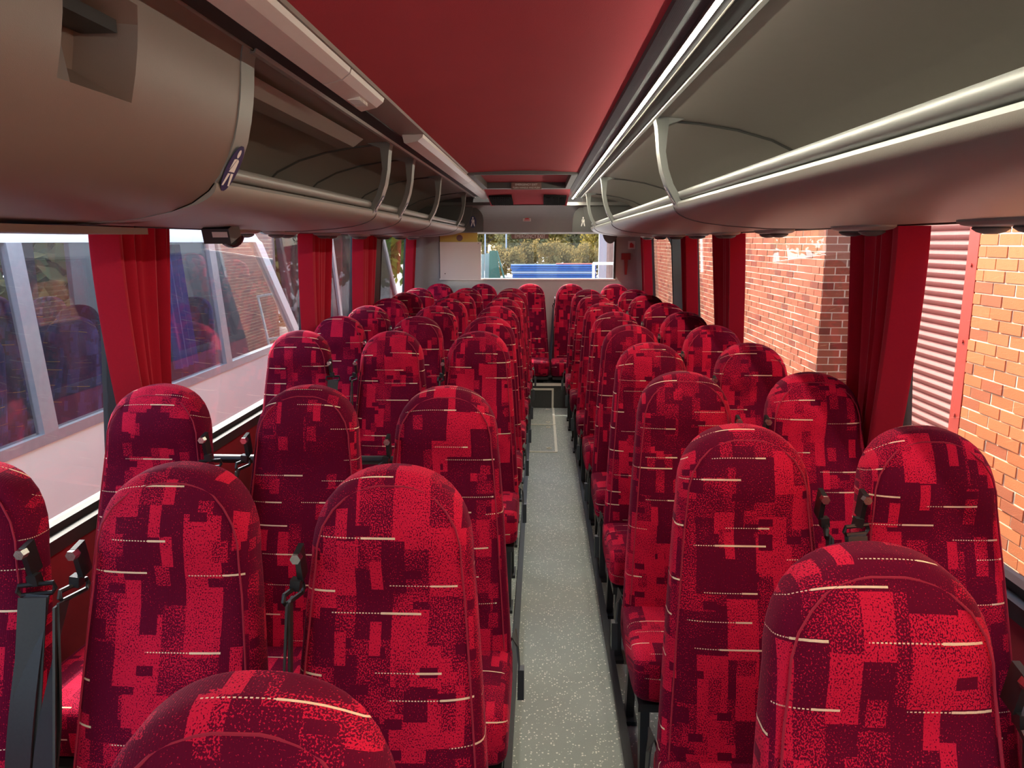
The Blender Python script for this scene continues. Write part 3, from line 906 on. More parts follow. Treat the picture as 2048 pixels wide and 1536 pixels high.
# closed overhead locker, front left
def locker():
    t = empty('overhead_locker', (-0.9, 0.3, EYE + .2), 'closed brownish grey overhead locker with recessed handle at the front left', 'locker')
    prof = [(0.392, .418), (0.397, .40), (0.400, .375), (0.402, .345), (0.406, .31), (0.413, .27), (0.424, .225), (0.440, .185), (0.462, .145), (0.490, .112), (0.53, .085), (0.58, .066), (0.66, .050), (0.80, .040), (0.95, .038)]
    P = [Vector((mx(x, -1), EYE + z)) for x, z in prof]
    # recess boundaries along y
    ys = [-1.7, -1.2, -0.6, 0.0, 0.5, 0.80, 1.0, 1.085, 1.115, 1.16, 1.22, 1.245, 1.28, 1.31, 1.5, 1.70, 1.74]
    def inside(i, y):
        return 3 <= i <= 5 and 1.11 <= y <= 1.25
    rings = []
    for y in ys:
        ring = []
        for i, p in enumerate(P):
            x, z = p
            if inside(i, y):
                x -= 0.085
            ring.append((x, y, z))
        rings.append(ring)
    m = MB(); n = len(P)
    inner = [[(x - (0.02 if i < 10 else 0.0) - (0.11 if i < 7 else 0), y, z + (0.03 if i >= 10 else 0)) for i, (x, y, z) in enumerate(r)] for r in rings]
    full = [r + q[::-1] for r, q in zip(rings, inner)]
    m.rings(full)
    d = m.build('locker_door', M['brown_plastic'], t, True)
    MB().sheet(mp(ROOF_P, -1), -1.8, 1.77, 0.008, 1, -1).build('locker_lining', M['grey_plastic'], t, True)
    # handle paddle in the recess
    h = MB(); h.box(-0.735, -0.675, 1.10, 1.25, EYE + .325, EYE + .345)
    h.build('handle', M['black'], d)
    # end flange
    fl_ = MB(); rings = []
    for i, p in enumerate(P[:14]):
        a = P[max(0, i - 1)]; c = P[min(len(P) - 1, i + 1)]
        tt = (c - a).normalized(); nn = Vector((tt.y, -tt.x))
        if nn.x < 0 and i < 6: nn = -nn
        q = p + Vector((-0.022, 0.004))
        pp = p + Vector((0.003, -0.001))
        rings.append([(pp.x, 1.70, pp.y), (pp.x, 1.775, pp.y), (q.x, 1.775, q.y), (q.x, 1.70, q.y)])
    fl_.rings(rings)
    e = fl_.build('end_flange', M['grey_bracket'], t, True)
    p, q = P[7], P[8]; tn = (q - p).normalized()
    uz = Vector((-tn.x, 0, -tn.y)); nn = Vector((-tn.y, 0, tn.x))
    if nn.x < 0: nn = -nn
    c = (p + q) / 2
    pictogram(e, Vector((c.x, 1.735, c.y)) + nn * 0.006, (0, 1, 0), uz, nn, 0.10)
locker()
pl = MB().box(-1.22, -1.02, 0.9, 1.95, EYE + .018, EYE + .034).build('flap_panel', M['grey_plastic'])
tag(pl, 'flat pale grey flap panel under the locker above the left window', 'panel')

# hanging channel inside the left rack
ch = MB(); ch.prism_y([(-0.70, EYE + .395), (-0.74, EYE + .365), (-0.80, EYE + .36), (-0.82, EYE + .41)], 1.85, 3.05)
ch.build('duct_channel', M['grey_plastic'], rack_l)['label'] = 'long duct channel inside the rack'

# reading-light and air-vent modules under the racks
for s in (1, -1):
    ysv = [0.85, 1.55, 2.26, 3.1, 3.9, 4.6, 5.3, 6.0, 6.7] if s > 0 else [2.95, 3.45, 4.2, 4.95, 5.7, 6.4, 7.0]
    for i, y in enumerate(ysv):
        x = mx(0.93, s)
        lab = 'grey air vent module under the %s rack, %s from the camera' % ('right' if s > 0 else 'left', ORD[i])
        t = empty('vent_module', (x, y, EYE + .045), lab, 'vent module', 'air vent modules under the %s rack' % ('right' if s > 0 else 'left'))
        rg = []
        for k, zz in ((1.0, .046), (1.0, .040), (0.9, .034), (0.7, .030)):
            rg.append([(x + 0.055 * k * math.copysign(abs(math.cos(a)) ** .6, math.cos(a)), y + 0.15 * k * math.copysign(abs(math.sin(a)) ** .6, math.sin(a)), EYE + zz) for a in [2 * math.pi * j / 20 for j in range(20)]])
        MB().rings(rg).build('module_body', M['grey_plastic'], t, True)
        for dy in (-0.07, 0.07):
            rg = []
            for rr_, zz in ((0.034, .030), (0.036, .026), (0.026, .019), (0.012, .015)):
                rg.append([(x + rr_ * math.cos(a), y + dy + rr_ * math.sin(a), EYE + zz) for a in [2 * math.pi * j / 14 for j in range(14)]])
            MB().rings(rg).build('air_nozzle', M['grey_dark'], t, True)

# security camera under the left rack
t = empty('security_camera', (-1.07, 2.6, EYE + .045), 'small black dome camera hanging under the left rack', 'camera')
MB().obox((-1.06, 2.50, EYE + .030), (0.09, 0.09, 0.05), Matrix.Rotation(R(18), 3, 'X')).build('camera_body', M['black'], t)
rg = []
for q in range(0, 91, 15):
    rg.append([(-1.06 + 0.042 * math.cos(R(q)) * math.cos(a), 2.58 + 0.042 * math.cos(R(q)) * math.sin(a), EYE + .020 - 0.042 * math.sin(R(q))) for a in [2 * math.pi * j / 16 for j in range(16)]])
MB().rings(rg).build('dome', M['smoke'], t, True)
MB().obox((-1.045, 2.452, EYE + .022), (0.05, 0.002, 0.018), Matrix.Rotation(R(18), 3, 'X')).build('camera_label', M['sign_pink'], t)

# roof hatch
t = empty('roof_hatch', (-0.12, 5.6, EYE + .44), 'grey framed emergency roof hatch in the red ceiling with worded handle panel', 'roof hatch')
m = MB()
xa, xb, ya, yb = -0.475, 0.232, 4.93, 6.29
for b in ((xa, xb, ya, ya + .03), (xa, xb, yb - .10, yb), (xa, xa + .04, ya + .06, yb - .10), (xb - .04, xb, ya + .06, yb - .10)):
    m.box(*b, EYE + .418, EYE + .51)
m.build('hatch_frame', M['grey_dark'], t)
MB().box(xa + .02, xb - .02, ya + .03, yb - .05, EYE + .465, EYE + .51).build('hatch_lid', M['ceiling_cloth'], t)
hb = MB().box(-0.24, 0.0, 6.155, 6.19, EYE + .408, EYE + .46).build('handle_panel', M['sign_brown'], t)
text_mesh('lettering', 'EMERGENCY EXIT', 0.022, M['sign_white'], t, Vector((-0.12, 6.153, EYE + .444)) - t.location, (R(90), 0, 0))
text_mesh('lettering', 'TURN HANDLE AND PUSH', 0.018, M['sign_white'], t, Vector((-0.12, 6.153, EYE + .420)) - t.location, (R(90), 0, 0))

# slotted vents at the rear of the ceiling
for x, lab in ((-0.36, 'left slotted black vent at the rear of the red ceiling'), (0.12, 'right slotted black vent at the rear of the red ceiling')):
    t = empty('ceiling_vent', (x, 6.95, EYE + .37), lab, 'vent', 'slotted vents at the rear of the ceiling')
    rot = Matrix.Rotation(R(-6.5), 3, 'X')
    MB().obox((x, 6.95, EYE + .366), (0.20, 0.44, 0.02), rot).build('vent_frame', M['matt_black'], t)
    for k in range(8):
        MB().obox(Vector((x - 0.07 + k * 0.02, 6.95, EYE + .354)), (0.010, 0.38, 0.008), rot).build('slat', M['matt_black'], t)

# rear signs, board, hammer
sg = MB().box(-0.18, -0.10, 7.555, 7.56, EYE + .195, EYE + .285).build('seat_belt_sign', M['sign_pink'])
tag(sg, 'small pale square sign with a red figure above the rear window', 'sign')
f = MB(); f.tube([(-0.14, 7.5535, EYE + .262), (-0.14, 7.5545, EYE + .262)], 0.009, 10)
f.prism_y([(-0.15, EYE + .250), (-0.130, EYE + .250), (-0.122, EYE + .222), (-0.108, EYE + .212), (-0.168, EYE + .212), (-0.155, EYE + .225)], 7.5535, 7.5545)
f.build('sign_figure', M['sign_red'], sg)
f = MB(); f.box(-0.168, -0.112, 7.5535, 7.5545, EYE + .200, EYE + .206); f.build('sign_line', M['sign_red'], sg)

bd = MB().box(-1.02, -0.605, 7.655, 7.668, 1.168, 1.545).build('notice_board', M['board'])
tag(bd, 'blank white board standing in the left of the rear window', 'board')
for x, z in ((-0.97, 1.23), (-0.63, 1.53)):
    MB().tube([(x, 7.656, z), (x, 7.652, z)], 0.006, 8).build('screw', M['chrome'], bd)
ys_ = MB().box(-1.02, -0.64, 7.674, 7.680, 1.50, 1.645).build('yellow_sign', M['sign_yellow'])
tag(ys_, 'yellow sign with a dark disc showing above the white board', 'sign')
MB().tube([(-0.82, 7.6735, 1.585), (-0.82, 7.671, 1.585)], 0.032, 16).build('sign_disc', M['sign_brown'], ys_)
ex = MB().box(-0.30, 0.075, 7.715, 7.7165, 1.578, 1.622).build('exit_sticker', M['sign_brown'])
tag(ex, 'brown strip reading EMERGENCY EXIT along the top of the rear window', 'sign')
text_mesh('lettering', 'EMERGENCY EXIT', 0.048, M['sign_white'], ex, Vector((-0.112, 7.713, 1.600)), (R(90), 0, 0), width=0.80)
hm = empty('escape_hammer', (0.86, 7.69, 1.30), 'red window hammer in its holder on the right of the rear window', 'hammer')
MB().box(0.81, 0.90, 7.675, 7.70, 1.37, 1.435).build('hammer_head', M['hammer_red'], hm)
MB().prism_y([(0.838, 1.37), (0.875, 1.37), (0.868, 1.22), (0.848, 1.22)], 7.678, 7.698).build('handle', M['hammer_red'], hm)
hs = MB().box(0.875, 0.945, 7.693, 7.70, 1.475, 1.555).build('hammer_sign', M['sign_pink'])
tag(hs, 'tiny pale pictogram sign above the red hammer', 'sign')
MB().prism_y([(0.89, 1.49), (0.93, 1.49), (0.93, 1.52), (0.905, 1.54), (0.89, 1.53)], 7.6915, 7.6925).build('sign_figure', M['sign_red'], hs)
rsk = MB(); rsk.rings([[(0.69 + 0.075 * math.cos(R(q)), y, 1.64 + 0.11 * math.sin(R(q))) for q in range(180, 361, 15)] for y in (7.66, 7.68)])
tag(rsk.build('mirror_back', M['grey_dark']), 'dark rounded cover hanging at the top right of the rear window', 'cover')

# ------------------------------------------------------------------ curtains
def curtain(s, yt, yb, label, phase):
    """yt, yb: (near, far) edges along y at the top and at the tie-back"""
    m = MB(); NU, NZ = 64, 22; front = []; 
    for k in range(NZ + 1):
        t = k / NZ; z = 1.592 - (1.592 - 0.74) * t
        e = t ** 1.4
        a = yt[0] + (yb[0] - yt[0]) * e; b = yt[1] + (yb[1] - yt[1]) * e
        row = []
        for j in range(NU + 1):
            u = j / NU
            if u < 0.14:
                q = u / 0.14                       # hem turned across the window, towards the aisle
                y = a + 0.03 * q; d = 0.018 + 0.070 * q
            else:
                q = (u - 0.14) / 0.86
                y = a + 0.03 + (b - a - 0.03) * q
                d = 0.056 + 0.032 * (1 - q) ** 3 + (0.020 + 0.010 * math.sin(q * 9 + phase)) * math.sin(q * 2 * math.pi * 5.0 + phase + 0.5 * t) * min(1, q * 8) + 0.006 * math.sin(q * 47 + phase * 2) * min(1, q * 6)
            row.append((wall_x(z, s) - s * max(d, 0.012), y, z))
        front.append(row)
    loops = []
    for row in front:
        loops.append(row + [(x + s * 0.003, y, z) for x, y, z in row[::-1]])
    m.rings(loops)
    o = m.build('curtain', M['curtain'], None, True)
    tag(o, label, 'curtain', 'red window curtains')
curtain(1, (2.11, 2.52), (2.33, 2.53), 'nearest red curtain at the right windows, beside the shutter', 0.3)
curtain(1, (3.98, 4.52), (4.10, 4.50), 'second red curtain along the right windows', 1.7)
curtain(1, (5.20, 5.52), (5.26, 5.50), 'third red curtain on the right, beside the black pillar', 2.2)
curtain(1, (7.35, 7.62), (7.40, 7.62), 'rearmost red curtain on the right, in the corner', 0.9)
curtain(-1, (2.16, 2.55), (2.38, 2.53), 'nearest red curtain at the left windows, opposite the white minibus', 1.1)
curtain(-1, (4.06, 4.55), (4.24, 4.52), 'second red curtain along the left windows', 0.2)
curtain(-1, (5.25, 5.80), (5.38, 5.78), 'third red curtain on the left, beside the black pillar', 2.8)
curtain(-1, (7.36, 7.62), (7.42, 7.62), 'rearmost red curtain on the left, in the corner', 1.9)

# ------------------------------------------------------------------ outside
GZD = -0.95
struct(MB().box(-70, 70, -25, 130, GZD - 0.2, GZD).build('ground', M['asphalt']))

# brick building on the right
BL, BH, BJ = 0.215, 0.065, 0.010
brick_me = {}
def brick_mesh(key, dx, dy, mat):
    if key not in brick_me:
        brick_me[key] = MB().box(-dx / 2, dx / 2, -dy / 2, dy / 2, -BH / 2, BH / 2).mesh('brick', mat)
    return brick_me[key]
def brick_side(parent, xf, ya, yb, za, zb, near, mat, key):
    """stretcher courses on a face looking to -x; bricks inside near=(y0,y1,z0,z1) are single parts"""
    bulk = MB(); pitch_l, pitch_z = BL + BJ, BH + BJ
    n = int((zb - za) / pitch_z)
    for r in range(n):
        z = za + (r + 0.5) * pitch_z
        y = ya - (pitch_l / 2 if r % 2 else 0)
        while y < yb - 0.01:
            a, b = max(ya, y + BJ / 2), min(yb, y + BL + BJ / 2)
            y += pitch_l
            if b - a < 0.03: continue
            ex_ = random.uniform(-0.004, 0.004)
            c = ((xf + 0.05 + ex_), (a + b) / 2, z)
            if near and near[0] <= c[1] <= near[1] and near[2] <= z <= near[3]:
                L = round(b - a, 2)
                o = bpy.data.objects.new('brick', brick_mesh(key + str(L), 0.10, L, mat))
                C.objects.link(o); o.parent = parent
                o.location = Vector(c) - parent.location
            else:
                bulk.box(c[0] - .05, c[0] + .05, a, b, z - BH / 2, z + BH / 2)
    if bulk.f:
        o = bulk.build('brickwork', mat, parent); o['kind'] = 'stuff'
WX = 2.80
t = empty('brick_wall', (WX + .2, 2.0, GZD), 'sunlit orange brick wall outside the nearest right window', 'wall')
MB().box(WX + 0.005, WX + 0.35, -5.0, 4.98, GZD, 3.4).build('mortar_bed', M['mortar'], t)
brick_side(t, WX, -5.0, 4.98, GZD, 3.4, (3.9, 5.0, -0.6, 1.75), M['brick'], 'n')
t = empty('brick_building', (WX + .2, 12.0, GZD), 'red brick building seen through the farther right windows, with a square corner', 'building')
YB = 7.62
MB().box(WX + 0.005, WX + 5.0, YB + 0.005, 24.0, GZD, 4.6).build('mortar_bed', M['mortar'], t)
brick_side(t, WX, YB, 24.0, GZD, 4.6, (YB, YB + 1.85, -0.40, 1.72), M['brick_far'], 'f')
bulk = MB(); n = int((4.6 - GZD) / (BH + BJ))
for r in range(n):
    z = GZD + (r + 0.5) * (BH + BJ)
    x = WX - (0.1125 if r % 2 else 0)
    while x < WX + 0.95:
        a, b = max(WX, x + BJ / 2), min(WX + 0.95, x + BL + BJ / 2)
        x += BL + BJ
        if b - a < 0.03: continue
        if a < WX + 0.45 and -0.45 < z < 1.72:
            L = round(b - a, 2)
            o = bpy.data.objects.new('brick', brick_mesh('r' + str(L), L, 0.10, M['brick_far'])); C.objects.link(o); o.parent = t
            o.location = Vector(((a + b) / 2, YB + 0.05 + random.uniform(-.003, .003), z)) - t.location
        else:
            bulk.box(a, b, YB, YB + 0.1, z - BH / 2, z + BH / 2)
o = bulk.build('brickwork', M['brick_far'], t); o['kind'] = 'stuff'
# roller shutter between them
t = empty('roller_shutter', (3.3, 6.3, GZD), 'pink ribbed roller shutter door with red steel post beside the brick wall', 'shutter')
slat_me = None
prof = [(0.0, -0.038), (-0.012, -0.030), (-0.026, -0.012), (-0.030, 0.004), (-0.022, 0.020), (-0.006, 0.030), (0.0, 0.037), (0.02, 0.037), (0.02, -0.038)]
slat_me = MB().rings([[(x, y, z) for x, z in prof] for y in (-1.25, 1.25)]).mesh('slat', M['shutter'], True)
for k in range(48):
    o = bpy.data.objects.new('slat', slat_me); C.objects.link(o); o.parent = t
    o.location = Vector((3.30, 6.35, GZD + 0.04 + k * 0.076)) - t.location
MB().box(2.80, 2.95, 4.99, 5.11, GZD, 3.4).build('post', M['red_paint'], t)
MB().box(2.80, 3.32, 4.99, 7.60, 2.75, 3.4).build('shutter_box', M['red_paint'], t)
for k in range(6):
    MB().tube([(2.799, 5.05, -0.6 + k * 0.5), (2.792, 5.05, -0.6 + k * 0.5)], 0.012, 6).build('rivet', M['red_paint'], t)

# parked vehicles on the left
def parked_bus(xs_, y_front, y_back, z_lo, z_w0, z_w1, z_roof, rake, paint, panes, label, cat, seats_y, nm):
    """xs_: x of the flank facing us at the waist; the leaning end stands at y_front"""
    t = empty(nm, (xs_ - 1.1, (y_front + y_back) / 2, GZD), label, cat)
    def X(z):
        return xs_ - max(0.0, z - z_w0) * 0.085
    def YF(z):
        return y_front - max(0.0, z - z_w0) * rake
    W = 2.2
    def flank(za, zb, y_a=None, y_b=None, th=0.05, off=0.0):
        """slab of the flank between heights, ends following the rake when y_b is None"""
        m = MB()
        ea, eb = (YF(za) if y_b is None else y_b), (YF(zb) if y_b is None else y_b)
        ya_ = y_back if y_a is None else y_a
        vs = []
        for z, e in ((za, ea), (zb, eb)):
            for o_ in (0.0 + off, -th + off):
                for y in (ya_, e):
                    vs.append((X(z) + o_, y, z))
        m.add(vs, [(0, 1, 5, 4), (2, 6, 7, 3), (0, 2, 3, 1), (4, 5, 7, 6), (0, 4, 6, 2), (1, 3, 7, 5)])
        return m
    flank(z_lo, z_w0 - 0.05).build('side_panel', paint, t)
    flank(z_w0 - 0.05, z_w0, th=0.055, off=0.006).build('waist_rail', M['silver'], t)
    # roof side and roof crown, rounded down at the front
    m = MB(); rg = []
    for dy, dz in ((0, 0), (0.0, 0.0)):
        pass
    yt = YF(z_w1)
    for y, k in ((y_back, 1.0), (yt - 0.55, 1.0), (yt - 0.25, 0.85), (yt - 0.08, 0.5), (yt, 0.12)):
        zr = z_w1 + (z_roof - z_w1) * k
        rg.append([(X(z_w1), y, z_w1), (X(z_w1) - 0.02, y, z_w1 + (zr - z_w1) * .5), (X(z_w1) - 0.10, y, z_w1 + (zr - z_w1) * .85), (X(z_w1) - 0.35, y, zr), (X(z_w1) - W + .35, y, zr), (X(z_w1) - W, y, z_w1)])
    m.rings(rg).build('roof', paint, t, True)
    # black cabin shell; coach's far wall added full height to darken its windows
    m = MB(); m.box(xs_ - W - .05, xs_ - W, y_back, y_front - .2, z_lo, z_w0 + (0.02 if z_w0 > .5 else 1.3)); m.box(xs_ - W, xs_ - .06, y_back, y_front - .2, -0.02, 0.03)
    m.build('dark_cabin_shell', M['rubber'], t)
    MB().box(xs_ - W, xs_ - .12, y_back, y_back + .05, z_lo, z_w1 + .05).build('back_panel', M['grey_dark'] if z_w0 < .5 else paint, t)
    # raked end pillar
    m = MB(); rg = []
    for z in [z_w0 + (z_w1 - z_w0) * q for q in (0, .25, .5, .75, 1)]:
        rg.append([(X(z) + .004, YF(z) - 0.14, z), (X(z) + .004, YF(z), z), (X(z) - .10, YF(z) + .03, z), (X(z) - .06, YF(z) - 0.14, z)])
    m.rings(rg).build('end_pillar', paint, t, True)
    edges = panes
    for i in range(len(edges) - 1):
        a, b = edges[i], edges[i + 1]
        if i:
            flank(z_w0, z_w1, a - 0.05, a + 0.05, 0.04, 0.006).build('window_pillar', M['silver'], t)
        last = i == len(edges) - 2
        g = flank(z_w0, z_w1, a, None if last else b, 0.004, -0.02)
        g.build('pane', M['dark_glass'] if z_w0 > .5 else M['smoked_glass'], t)
    # far side windows, as pillars between gaps
    m = MB()
    for a in edges[:-1] + [y_front - 0.5]:
        m.box(xs_ - W - .04, xs_ - W, a - .07, a + .07, z_w0, z_w1)
    m.build('far_pillars', M['rubber'], t)['kind'] = 'stuff'
    for k, y in enumerate((edges[0] + .3, edges[1] - .25, edges[1] + .3, edges[2] - .3 if len(edges) > 2 else edges[1])):
        pass
    return t
tb = parked_bus(-2.25, 6.95, -6.0, -0.75, 0.69, 1.545, 1.80, 0.80, M['white_paint'], [-5.8, -2.2, -0.4, 1.40, 3.27, 5.28, 6.9],
           'white minibus with blue seats parked close along the left windows', 'minibus', [], 'parked_minibus')
tb2 = parked_bus(-2.55, 13.6, 7.5, -0.75, 0.35, 1.75, 2.2, 0.55, M['silver'], [7.6, 9.6, 11.6, 13.5],
           'silver coach parked beyond the white minibus, its raked end showing by the left rear window', 'coach', [], 'parked_coach')
# seats and curtains bolted inside the white minibus are its parts
for y in (1.1, 1.85, 2.6, 3.35, 4.1, 4.85, 5.6):
    for x in (-2.62, -3.05, -3.75, -4.18):
        t = bpy.data.objects.new('seat', None); C.objects.link(t); t.parent = tb
        t.location = Vector((x, y, 0)) - tb.location
        for nm_ in ('backrest', 'cushion'):
            o = kid(nm_, ME[nm_], t)
            o.material_slots[0].link = 'OBJECT'
            o.material_slots[0].material = M['blue_fabric']
for y in (3.0, 5.0):
    m = MB(); rows = []
    for k in range(9):
        z = 1.53 - 0.80 * k / 8
        row = [(-2.36 - 0.085 * (z - .69) - 0.02 * math.sin(j * 1.3), y - .28 + 0.32 * j / 20, z) for j in range(21)]
        rows.append(row + [(x - .003, y_, z_) for x, y_, z_ in row[::-1]])
    m.rings(rows).build('curtain', M['blue_curtain'], tb, True)['label'] = 'blue curtain'

# trees and scrub behind the yard
def leaf_cloud(n, rx, ry, rz, cz, size, seed):
    rr = random.Random(seed); m = MB()
    blobs = [(rr.uniform(-.6, .6) * rx, rr.uniform(-.6, .6) * ry, cz + rr.uniform(-.65, .65) * rz, rr.uniform(.28, .5)) for _ in range(16)]
    for _ in range(n):
        b = rr.choice(blobs)
        d = Vector((rr.gauss(0, 1), rr.gauss(0, 1), rr.gauss(0, 1))).normalized() * (rr.random() ** 0.4)
        c = Vector((b[0] + d.x * rx * b[3], b[1] + d.y * ry * b[3], b[2] + d.z * rz * b[3]))
        if c.z < 0.1: continue
        u = Vector((rr.gauss(0, 1), rr.gauss(0, 1), rr.gauss(0, 1))).normalized(); v = u.orthogonal().normalized()
        k = size * rr.uniform(.6, 1.3)
        m.add([c - u * k, c + v * k * .5, c + u * k, c - v * k * .5], [(0, 1, 2, 3)])
    return m
crowns = {}
def tree(x, y, h, w, mat, label, trunk=True, group='trees behind the yard', cat='tree', nm='tree', n=4200, leaf=0.20, seed=0):
    t = empty(nm, (x, y, GZD), label, cat, group)
    key = (mat, round(h, 1), round(w, 1), seed)
    cz = h * 0.58 if trunk else h * 0.45
    me = leaf_cloud(n, w, w, h * (0.42 if trunk else 0.5), cz, leaf, seed + int(x * 7 + y)).mesh('foliage', M[mat])
    kid('foliage', me, t)
    if trunk:
        m = MB(); m.tube([(0, 0, 0), (0.1, 0, h * .35), (-0.05, 0.1, h * .62), (0.05, 0, h * .9)], [0.16, 0.12, 0.08, 0.02], 7)
        for q in range(5):
            a = q * 1.3; z = h * (0.35 + 0.1 * q)
            m.tube([(0.05, 0, z), (math.cos(a) * w * .35, math.sin(a) * w * .35, z + h * .1), (math.cos(a) * w * .6, math.sin(a) * w * .6, z + h * .2)], [0.06, 0.04, 0.015], 5)
        kid('trunk', m.mesh('trunk', M['bark'], True), t)
TR = [(-7.6, 59, 7.5, 2.2, 'leaf_olive', 'tall olive yellow tree left of the rear window'), (-4.8, 66, 6.5, 2.4, 'leaf_olive', 'olive yellow tree behind the green stand'),
      (-1.7, 61, 7.0, 2.6, 'leaf_grey', 'grey green tree under the EMERGENCY EXIT strip'), (0.9, 67, 5.4, 2.2, 'leaf_olive', 'bright olive tree above the blue stack'),
      (3.2, 75, 10.0, 2.6, 'leaf_grey', 'tall thin-crowned tree over the middle of the blue stack'), (5.2, 61, 7.4, 2.4, 'leaf_olive', 'broad olive tree right of centre in the rear window'),
      (8.2, 68, 8.6, 2.8, 'leaf_grey', 'dark feathery tree beside the white post'), (11.5, 60, 8.5, 3.0, 'leaf_grey', 'grey green tree hidden right of the white post'),
      (-13.0, 68, 7.5, 3.0, 'leaf_olive', 'olive tree behind the white board')]
TR += [(-14, 84, 11, 4.0, 'leaf_olive', 'olive tree at the far left of the tree belt'), (-6.5, 86, 11, 4.0, 'leaf_grey', 'far grey green tree behind the left lamp post'), (1.5, 88, 12, 4.0, 'leaf_grey', 'far grey green tree behind the middle of the yard'), (9.5, 86, 12, 4.0, 'leaf_olive', 'far olive tree behind the white post'), (17, 84, 12, 4.0, 'leaf_grey', 'far tree hidden behind the clad shed')]
for i, a in enumerate(TR):
    tree(*a, seed=i)
SC = [(-4.3, 42, 1.2, 0.9, 'yellow scrub bush at the left bottom of the rear window', 'leaf_olive'), (-2.4, 54, 2.4, 1.5, 'brown scrub bush left of the blue stack', 'leaf_brown'),
      (0.5, 54, 2.8, 1.3, 'brown scrub bush behind the left of the blue stack', 'leaf_brown'), (3.2, 54, 2.7, 1.5, 'brown scrub bush behind the right of the blue stack', 'leaf_brown'), (6.0, 54, 2.9, 1.5, 'olive scrub bush beside the white post', 'leaf_olive')]
SC += [(-0.95, 57.5, 2.9, 1.5, 'brown scrub bush between the green stand and the middle of the blue stack', 'leaf_brown'), (1.8, 57.5, 2.9, 1.7, 'brown scrub bush behind the reddish top of the blue stack', 'leaf_brown'), (-10.0, 77, 5.0, 3.4, 'tall olive thicket behind the green stand', 'leaf_olive'), (-2.6, 79, 5.0, 3.4, 'tall brown thicket behind the left of the blue stack', 'leaf_brown'), (5.6, 79, 5.0, 3.4, 'tall olive thicket behind the middle of the blue stack', 'leaf_olive'), (13.0, 77, 5.0, 3.4, 'tall brown thicket behind the white post', 'leaf_brown')]
for i, (x, y, h, w, lab, mt) in enumerate(SC):
    tree(x, y, h, w, mt, lab, False, 'scrub bushes behind the yard', 'bush', 'scrub_bush', 1400 if h < 4 else 3200, 0.13 if h < 4 else 0.22, 40 + i)
tree(-6.2, 27, 7.0, 2.4, 'leaf_green', 'bright green tree seen through the rearmost left window', True, None, seed=70)
tree(-10.5, 29, 6.5, 2.6, 'leaf_green', 'green tree beyond the parked coach', True, None, seed=71)
for i, (x, y) in enumerate(((-8.4, 3), (-8.4, 10.5), (-8.4, 18), (-8.4, -4.5))):
    tree(x, y, 4.2, 3.2, ('leaf_green', 'leaf_dark', 'leaf_dark', 'leaf_olive')[i], ['leafy green hedge seen through the first windows of the white minibus', 'dark hedge behind the middle of the white minibus', 'dark hedge behind the silver coach', 'olive hedge behind the rear of the white minibus'][i], False, 'hedges beyond the parked minibus', 'hedge', 'hedge', 2600, 0.22, 80 + i)

# blue stack of steel decking
t = empty('steel_stack', (0.8, 50, GZD), 'long blue stack of steel sections lying in the yard behind the bus', 'stack')
for k in range(6):
    x0 = -1.85 + 0.04 * (k % 2) - 0.03 * k
    pr = [(-0.55, 0), (-0.60, 0.07), (-0.55, 0.135), (0.55, 0.135), (0.60, 0.07), (0.55, 0)]
    MB().rings([[(x, 50 + py, GZD + 0.14 + k * 0.15 + pz) for py, pz in pr] for x in (x0, 3.6)]).build('steel_section', M['blue_steel'] if k != 2 else M['galv'], t)
for x in (-1.3, 0.8, 2.9):
    MB().box(x - .1, x + .1, 49.5, 50.5, GZD, GZD + 0.14).build('bearer', M['blue_steel'], t)
MB().box(1.0, 3.5, 49.6, 50.4, GZD + 1.04, GZD + 1.08).build('top_sheet', M['red_paint'], t)
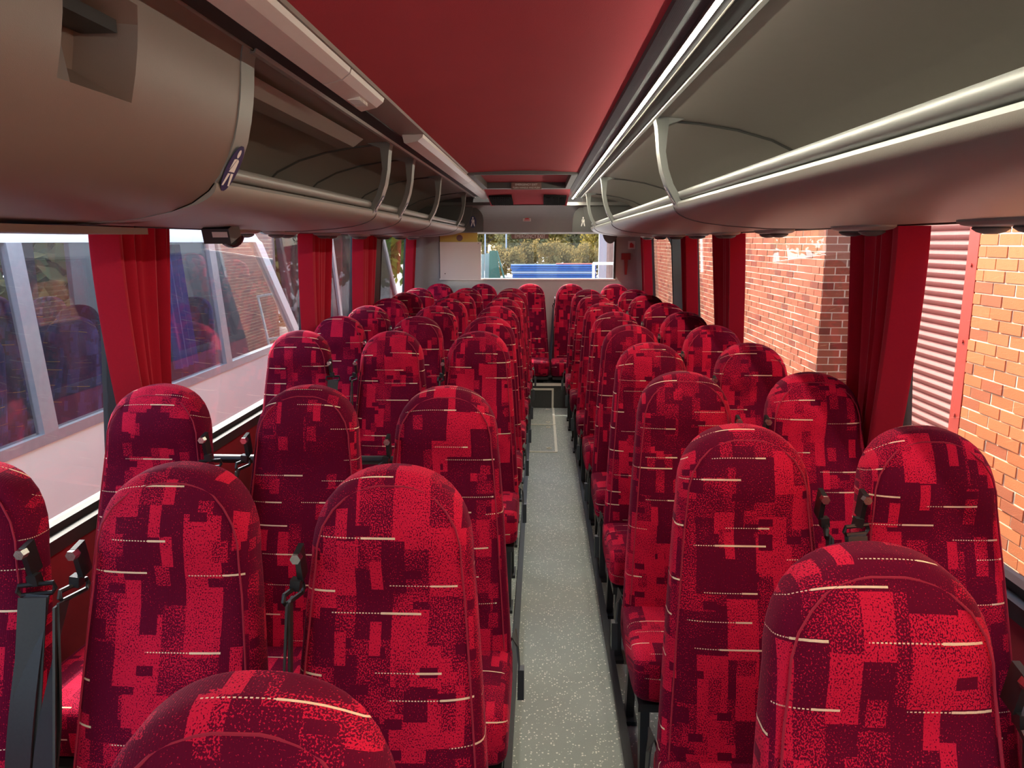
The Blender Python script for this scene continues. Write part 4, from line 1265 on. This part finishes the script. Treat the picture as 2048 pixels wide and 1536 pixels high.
# posts, rail, fences, shed
o = MB(); o.box(1.52, 1.72, 20.0, 20.2, GZD, 3.2)
tag(o.build('white_post', M['galv']), 'broad pale grey post right of the blue stack', 'post')
t = empty('barrier_rail', (1.5, 19, GZD), 'cream tubular barrier in front of the pale post', 'barrier')
for z in (0.95 + .06, -0.16 + .05):
    MB().tube([(1.30, 19, z), (2.72, 19, z)], 0.035, 8).build('rail', M['white_paint'], t, True)
for x in (1.32, 2.70):
    MB().tube([(x, 19, GZD), (x, 19, 1.02)], 0.035, 8).build('post', M['white_paint'], t, True)
t = empty('clad_shed', (3.6, 31, GZD), 'pink brown clad shed at the right edge of the rear window', 'shed')
MB().box(2.66, 6.0, 31, 34, GZD, 2.55).build('wall', M['timber'], t)
for k in range(14):
    MB().box(2.66 + k * 0.24, 2.78 + k * 0.24, 30.96, 31.0, GZD, 2.5).build('batten', M['timber'], t)
MB().box(2.5, 6.2, 30.8, 34.2, 2.55, 2.66).build('roof', M['grey_dark'], t)
for x, h, lab in ((-4.1, 6.0, 'left slim pale lamp post beyond the yard'), (-2.55, 4.4, 'right slim pale lamp post beyond the yard')):
    t = empty('lamp_post', (x, 56, GZD), lab, 'lamp post', 'lamp posts beyond the yard')
    MB().tube([(x, 56, GZD), (x, 56, GZD + h)], 0.055, 8).build('pole', M['galv'], t, True)
    MB().box(x - .08, x + .5, 55.9, 56.1, GZD + h, GZD + h + .1).build('lamp_head', M['galv'], t)
t = empty('green_stand', (-2.9, 45, GZD), 'dark green tapered sheet stand left of the blue stack', 'stand')
MB().prism_y([(-3.10, GZD), (-2.35, GZD), (-2.62, 1.02), (-3.05, 1.02)], 45, 45.1).build('sheet', M['green_paint'], t)
MB().tube([(-2.60, 44.9, 1.0), (-2.05, 44.6, GZD)], 0.05, 6).build('brace', M['green_paint'], t)
t = empty('mesh_fence', (-4.0, 46, GZD), 'pale green panel fence beside the dark green stand', 'fence')
for k in range(6):
    MB().box(-5.2 + k * .36, -4.88 + k * .36, 46, 46.04, GZD, 0.55 + 0.06 * k).build('panel', M['pale_green'], t)
